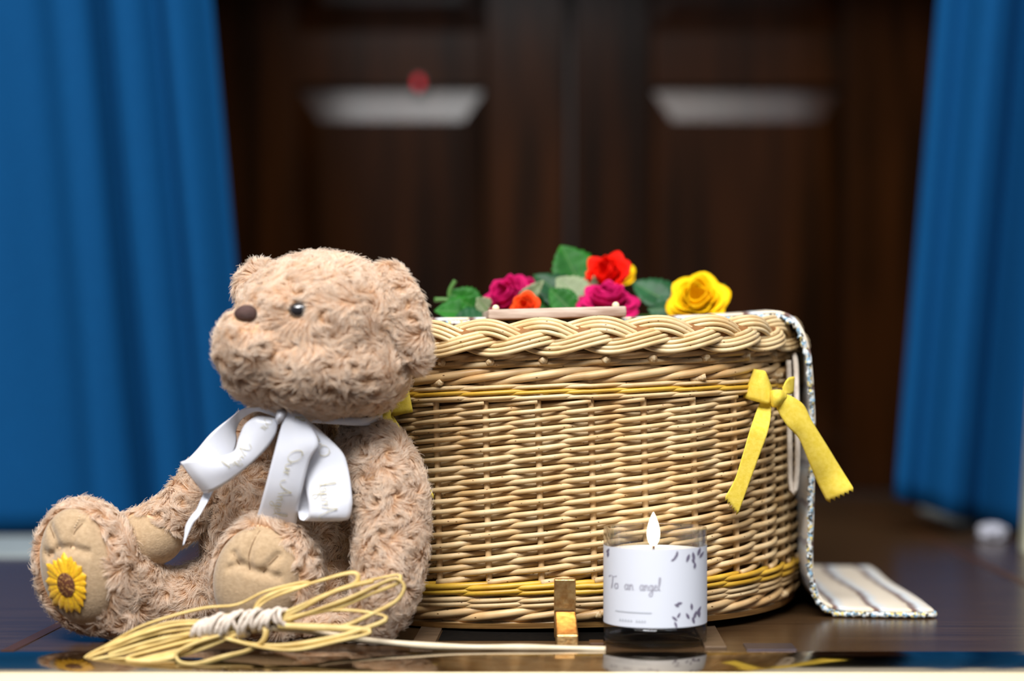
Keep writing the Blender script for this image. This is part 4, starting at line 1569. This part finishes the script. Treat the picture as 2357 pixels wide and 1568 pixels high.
kx, ky = 545, 1440
for pts in (
    [qr(640, 960, W0), qr(400, 985, W0), (470, 1428, W0), (385, 1434, W0), (290, 1468, W0), (196, 1513, 1.457), (240, 1516, 1.455), (360, 1478, W0 - .004), (500, 1445, W0 - .004)],
    [(560, 1438, W0), (470, 1444, W0), (365, 1458, W0), (262, 1492, W0 - .002), (202, 1517, 1.456), (260, 1522, 1.452), (380, 1505, 1.456), (500, 1462, W0 - .004)],
    [(560, 1445, W0 - .003), (480, 1452, W0 - .003), (380, 1478, W0 - .004), (280, 1506, 1.455), (212, 1521, 1.452), (290, 1528, 1.449), (420, 1500, 1.456), (520, 1460, W0 - .006)],
    [(560, 1450, W0 - .005), (480, 1466, W0 - .006), (380, 1490, W0 - .006), (290, 1516, 1.450), (360, 1520, 1.448), (470, 1490, W0 - .006), (560, 1452, W0 - .006)],
    # thin high loop over both
    [(235, 1492, W0), (330, 1440, W0 + .002), (460, 1402, W0 + .004), (545, 1392, W0 + .005), (610, 1362, W0 + .007), (690, 1342, W0 + .008), (715, 1342, W0 + .008), (690, 1352, W0 + .006), (620, 1378, W0 + .004), (585, 1405, W0)],
    [(584, 1408, W0), (600, 1382, W0 + .003), (650, 1358, W0 + .006), (712, 1344, W0 + .008), (790, 1322, W0 + .009), (820, 1320, W0 + .009), (824, 1335, W0 + .008), (810, 1348, W0 + .006), (768, 1362, W0 + .004), (680, 1402, W0), (640, 1420, W0)],
    [(640, 1422, W0), (680, 1402, W0 + .002), (742, 1370, W0 + .004), (820, 1344, W0 + .006), (900, 1326, W0 + .008), (920, 1324, W0 + .008), (922, 1335, W0 + .006), (910, 1345, W0 + .004), (848, 1370, W0 + .002), (780, 1398, W0), (700, 1415, W0 - .002), (640, 1428, W0 - .002)],
    [(640, 1432, W0 - .002), (742, 1408, W0), (795, 1405, W0), (850, 1410, W0 - .002), (888, 1420, W0 - .004), (884, 1430, W0 - .006), (848, 1444, W0 - .008), (768, 1468, W0 - .010), (664, 1486, W0 - .010), (584, 1484, W0 - .008), (530, 1473, W0 - .006), (520, 1455, W0 - .004)],
    [(640, 1438, W0 - .004), (742, 1444, W0 - .004), (795, 1440, W0 - .004), (860, 1412, W0 - .002), (912, 1384, W0), (930, 1356, W0 + .002), (924, 1340, W0 + .003), (898, 1336, W0 + .003), (800, 1380, W0), (660, 1430, W0 - .002)],
    [(510, 1462, W0 - .008), (452, 1480, W0 - .010), (413, 1498, W0 - .014), (405, 1512, 1.447), (416, 1527, 1.443), (452, 1530, 1.442), (518, 1513, 1.446), (572, 1498, W0 - .012), (605, 1476, W0 - .010), (612, 1452, W0 - .008), (602, 1436, W0 - .004)],
    [(520, 1470, W0 - .008), (600, 1490, W0 - .014), (680, 1496, W0 - .014), (770, 1478, W0 - .012), (850, 1452, W0 - .009), (640, 1440, W0 - .006)],
):
    strand(pts, 0.0023 + random.uniform(-0.0006, 0.0005))
# broader flat strands right of the binding
strand([(600, 1440, W0), (680, 1408, W0 + .001), (740, 1376, W0 + .003), (800, 1352, W0 + .005), (860, 1338, W0 + .006)], 0.0030)
strand([(480, 1456, W0 - .004), (400, 1466, W0 - .004), (330, 1482, W0 - .004), (250, 1508, 1.455)], 0.0030)
strand([(470, 1436, W0 - .001), (400, 1440, W0 - .001), (320, 1462, W0 - .001), (240, 1494, W0 - .002)], 0.0028)
# pale dried stem lying along the edge
strand([(560, 1440, W0 - .002), (630, 1446, 1.462), (715, 1454, 1.464), (780, 1466, 1.468), (900, 1480, 1.472), (1020, 1489, 1.4765), (1140, 1491, 1.479), (1260, 1492, 1.4795), (1394, 1496, 1.4795)], 0.0027, 'straw', 'dried_stem', 1.0, 120)
# binding
for k in range(16):
    t = k / 15
    cx_, cy_ = 462 + 195 * t, 1448 - 26 * t + 3 * math.sin(k * 1.7)
    c = P(cx_, cy_, W0 - .002)
    rr = 0.0085 * (0.62 + 0.5 * math.sin(math.pi * (0.12 + 0.8 * t))) * random.uniform(0.85, 1.1)
    a0 = random.uniform(-0.5, 0.5)
    pts = []
    for a in np.linspace(0, 2 * math.pi, 20, endpoint=False):
        pts.append(c + np.array([0.004 * math.sin(a + a0) + a0 * 0.006 * math.cos(a), rr * 0.9 * math.sin(a), rr * math.cos(a)]))
    V, F = tube(np.array(pts), 0.0021 * random.uniform(0.8, 1.25), 7, closed=True)
    V += RNG.normal(0, 0.00025, V.shape)
    build('yarn_binding', V, F, M['yarn'], raf)

# ================================================================== roses and plaque on the lid
ZL = 0.2795


def frame_from(axis):
    z = np.asarray(axis, float); z /= np.linalg.norm(z)
    a = np.array([0, 0, 1.0]) if abs(z[2]) < 0.9 else np.array([0, 1.0, 0])
    x = np.cross(a, z); x /= np.linalg.norm(x)
    return np.stack([x, np.cross(z, x), z], 1)


def petal_grid(w, h, cup, curl, n=9, m=9, tip=0.0):
    """petal standing along +z from the origin, facing +x; cup bends it round, curl folds the rim back"""
    G = np.zeros((n, m, 3))
    for i in range(n):
        t = i / (n - 1)
        hw = w * (math.sin(math.pi * (0.10 + 0.52 * t)) ** 0.7) * 0.56
        for j in range(m):
            s = -1 + 2 * j / (m - 1)
            tt = t * (1 - 0.36 * s * s * t) + tip * max(0, 1 - abs(s) * 2.2) * t ** 4
            y = hw * s
            z = h * tt
            x = -cup * (s * s) * hw * 1.1 + 0.45 * h * math.sin(min(1, tt) * 1.5) * 0.55
            if t > 0.62:
                x += curl * h * ((t - 0.62) / 0.38) ** 2
                z -= curl * h * 0.35 * ((t - 0.62) / 0.38) ** 2
            G[i, j] = (x, y, z)
    return G


def rose(c, axis, R, color, label, rings=None, seed=0, openness=1.0, hgt=1.0):
    """spiral of cupped petals on a green hip; each petal a part"""
    rg = random.Random(seed)
    root = empty('rose', tuple(c), label, 'rose', 'cut roses on the basket lid')
    Fm = frame_from(axis)
    m = M['petal_' + color]
    rings = rings or [(3, .14, .06, .80, 1.1, -.06), (4, .26, .14, .82, .9, -.02), (5, .42, .24, .80, .75, .06), (5, .62, .38, .76, .6, .16), (6, .80, .52, .70, .45, .28)]
    for k, (n, rad, lean, h, cup, curl) in enumerate(rings):
        for i in range(n):
            a = 2 * math.pi * (i + 0.5 * k) / n + rg.uniform(-.18, .18) + k * 0.6
            hh = R * h * 1.25 * hgt * rg.uniform(0.93, 1.07)
            G = petal_grid(R * (0.55 + 0.75 * rad) * rg.uniform(0.95, 1.08), hh, cup * 1.2, curl * openness * rg.uniform(.7, 1.2), tip=rg.uniform(0.0, 0.04))
            Lm = roty(lean * openness * rg.uniform(0.9, 1.12) * 1.1)
            V = G.reshape(-1, 3) @ Lm.T
            V[:, 0] += R * rad * 0.22
            V = V @ rotz(a).T
            V[:, 2] -= 0.45 * R * hgt
            V = V @ Fm.T + np.asarray(c)
            v, f = sheet(V.reshape(G.shape), 0.0003)
            build('petal', v, f, m, root)
    V, F = sphere((0, 0, -0.46 * R * hgt), (0.24 * R, 0.24 * R, 0.22 * R), 14, 10)
    build('hip', V @ Fm.T + np.asarray(c), F, M['stem'], root)
    return root


def leaf(parent, base, tip, w, mkey='leaf', face=(0, -1, 0.3), fold=0.25, droop=0.0, name='leaf'):
    """serrated leaf from base to tip, folded along its midrib, with a rib"""
    base, tip = np.asarray(base), np.asarray(tip)
    ax = tip - base
    ln = np.linalg.norm(ax); ax = ax / ln
    fn = np.asarray(face, float); fn -= ax * fn.dot(ax); fn /= np.linalg.norm(fn)
    sd = np.cross(ax, fn)
    rows = []
    n = 19
    for i in range(n):
        t = i / (n - 1)
        hw = w * 0.5 * (math.sin(math.pi * t ** 0.78) ** 0.85) * (1 + (0.07 if i % 2 else -0.05)) + 0.0001
        row = []
        for s in (-1, -0.6, -0.25, 0, 0.25, 0.6, 1):
            row.append(base + ax * ln * (t + 0.0 * abs(s)) + sd * hw * s + fn * (fold * hw * abs(s) - droop * ln * t * t + 0.0006 * math.sin(t * 30) * abs(s)))
        rows.append(row)
    V, F = sheet(np.array(rows), 0.0003)
    o = build(name, V, F, M[mkey], parent)
    mid = np.array([r_[3] for r_ in rows]) + fn * 0.0002
    V, F = tube(mid, np.linspace(0.0007, 0.0002, n), 6)
    build('midrib', V, F, M['stem'], o)
    return o


def stem(parent, pts, r=0.0017, name='stem'):
    V, F = tube(cr(pts, 24), r, 8)
    return build(name, V, F, M['stem'], parent)


up = np.array([0, 0, 1.0])
# yellow rose, right
c = P(1606, 692, 1.76)
r1 = rose(c, (-0.12, -0.80, 0.42), 0.0335, 'yellow', 'large open yellow rose at the right of the bunch', seed=3)
leaf(r1, P(1545, 700, 1.775), P(1455, 650, 1.79), 0.034, 'leaf_dark', (0.2, -1, .5))
leaf(r1, P(1550, 690, 1.785), P(1480, 648, 1.80), 0.03, 'leaf_dark', (0, -.6, .8))
leaf(r1, P(1560, 715, 1.765), P(1490, 712, 1.77), 0.026, 'leaf_dark', (0, -1, .3))
leaf(r1, P(1640, 700, 1.79), P(1668, 655, 1.80), 0.018, 'leaf', (0, -1, .2))
stem(r1, [c + np.array([0, .014, -.008]), c + np.array([-.02, .06, -.012]), c + np.array([-.06, .14, -.013])])
# red rose, upper centre
c = P(1398, 636, 1.79)
r2 = rose(c, (-0.35, -0.75, 0.45), 0.0245, 'red', 'bright red rose on top of the bunch', seed=5, openness=0.72, hgt=1.25)
leaf(r2, P(1375, 690, 1.785), P(1366, 635, 1.775), 0.011, 'leaf_back', (0, -1, .1))
leaf(r2, P(1345, 672, 1.79), P(1290, 565, 1.80), 0.048, 'leaf', (0.25, -1, .25))
stem(r2, [c + np.array([.004, .012, -.014]), c + np.array([.01, .06, -.04]), c + np.array([.03, .12, -.048])])
# yellow rose behind the red one
c = P(1424, 634, 1.85)
r3 = rose(c, (0.1, -0.75, 0.6), 0.021, 'yellow', 'small yellow rose half hidden behind the red rose', seed=8, openness=0.7)
leaf(r3, P(1415, 640, 1.86), P(1440, 602, 1.87), 0.010, 'leaf', (0, -1, 0.1))
stem(r3, [c + np.array([0, .01, -.012]), c + np.array([.01, .05, -.044]), c + np.array([.03, .10, -.050])])
# magenta rose, front centre
c = P(1398, 698, 1.745)
r4 = rose(c, (0.05, -0.55, 0.85), 0.0315, 'magenta', 'magenta rose below the red rose in the centre', seed=11, openness=1.05)
leaf(r4, P(1350, 700, 1.755), P(1280, 640, 1.765), 0.034, 'leaf_back', (0.2, -1, .3))
leaf(r4, P(1340, 715, 1.755), P(1228, 632, 1.775), 0.042, 'leaf_dark', (0.1, -.8, .6))
leaf(r4, P(1320, 720, 1.745), P(1265, 665, 1.75), 0.028, 'leaf', (0, -1, .3))
stem(r4, [c + np.array([0, .01, -.015]), c + np.array([.02, .06, -.018]), c + np.array([.05, .12, -.018])])
# magenta rose, left, and its neighbour
c = P(1168, 690, 1.76)
r5 = rose(c, (-0.35, -0.7, 0.55), 0.0270, 'magenta', 'magenta rose at the left beside the green leaves', seed=14, openness=0.9, hgt=1.15)
leaf(r5, P(1185, 712, 1.75), P(1252, 645, 1.745), 0.016, 'leaf_back', (0.3, -1, .2))
leaf(r5, P(1205, 722, 1.755), P(1285, 690, 1.76), 0.024, 'leaf', (0, -1, .4))
leaf(r5, P(1240, 720, 1.77), P(1270, 655, 1.775), 0.030, 'leaf', (0, -1, .2))
stem(r5, [c + np.array([.004, .012, -.014]), c + np.array([.03, .06, -.024]), c + np.array([.07, .10, -.026])])
c = P(1214, 672, 1.82)
r6 = rose(c, (0.3, -0.7, 0.5), 0.0185, 'magenta', 'small magenta rosebud behind the left magenta rose', seed=17, openness=0.7)
stem(r6, [c + np.array([0, .01, -.010]), c + np.array([.02, .05, -.028]), c + np.array([.05, .09, -.032])])
# orange bud at the front
c = P(1210, 706, 1.715)
r7 = rose(c, (-0.25, -0.8, 0.30), 0.0170, 'orange', 'small orange rosebud behind the wooden plaque', seed=21, openness=0.75)
stem(r7, [c + np.array([0, .01, -.004]), c + np.array([.02, .04, -.008]), c + np.array([.04, .08, -.008])])
# cut leafy spray at the left
sp_ = empty('rose_leaf_spray', tuple(P(1070, 735, 1.74)), 'cut green leafy stem at the left end of the bunch', 'leaf spray')
stem(sp_, [P(1000, 690, 1.75), P(1035, 692, 1.75), P(1090, 712, 1.75), P(1140, 726, 1.76)], 0.0022)
stem(sp_, [P(1034, 690, 1.75), P(1036, 668, 1.75), P(1048, 646, 1.75)], 0.0022, 'thorn_twig')
leaf(sp_, P(1110, 720, 1.745), P(1000, 716, 1.735), 0.030, 'leaf', (0, -1, .5))
leaf(sp_, P(1105, 715, 1.75), P(1030, 672, 1.75), 0.030, 'leaf', (0.1, -1, .2))
leaf(sp_, P(1112, 722, 1.74), P(1060, 690, 1.735), 0.026, 'leaf', (0.2, -1, .1))
leaf(sp_, P(1115, 730, 1.735), P(1042, 738, 1.72), 0.022, 'leaf_dark', (0, -1, .5))
leaf(sp_, P(1122, 715, 1.74), P(1098, 686, 1.735), 0.018, 'leaf_back', (0, -1, .2))

# wooden plaque lying at the front of the lid
pl = empty('wooden_plaque', tuple(P(1275, 732, 1.64)), 'pale wooden plaque with rounded ends lying on the basket lid', 'plaque')
V, F = box(-0.0635, 0.0615, -0.045, 0.045, -0.0048, 0.0048, 0.0016)
Rm = rotz(math.radians(6)) @ roty(math.radians(-1.6))
pc = P(1275, 724, 1.685)
build('board', V @ Rm.T + pc, F, M['plaque'], pl)
for x, y in ((-0.056, -0.036), (0.053, -0.036)):
    b_ = np.array([x, y, 0.0058]) @ Rm.T + pc
    V, F = sphere(b_, (0.0034, 0.0034, 0.0034), 14, 10)
    build('bead', V, F, M['bead'], pl)
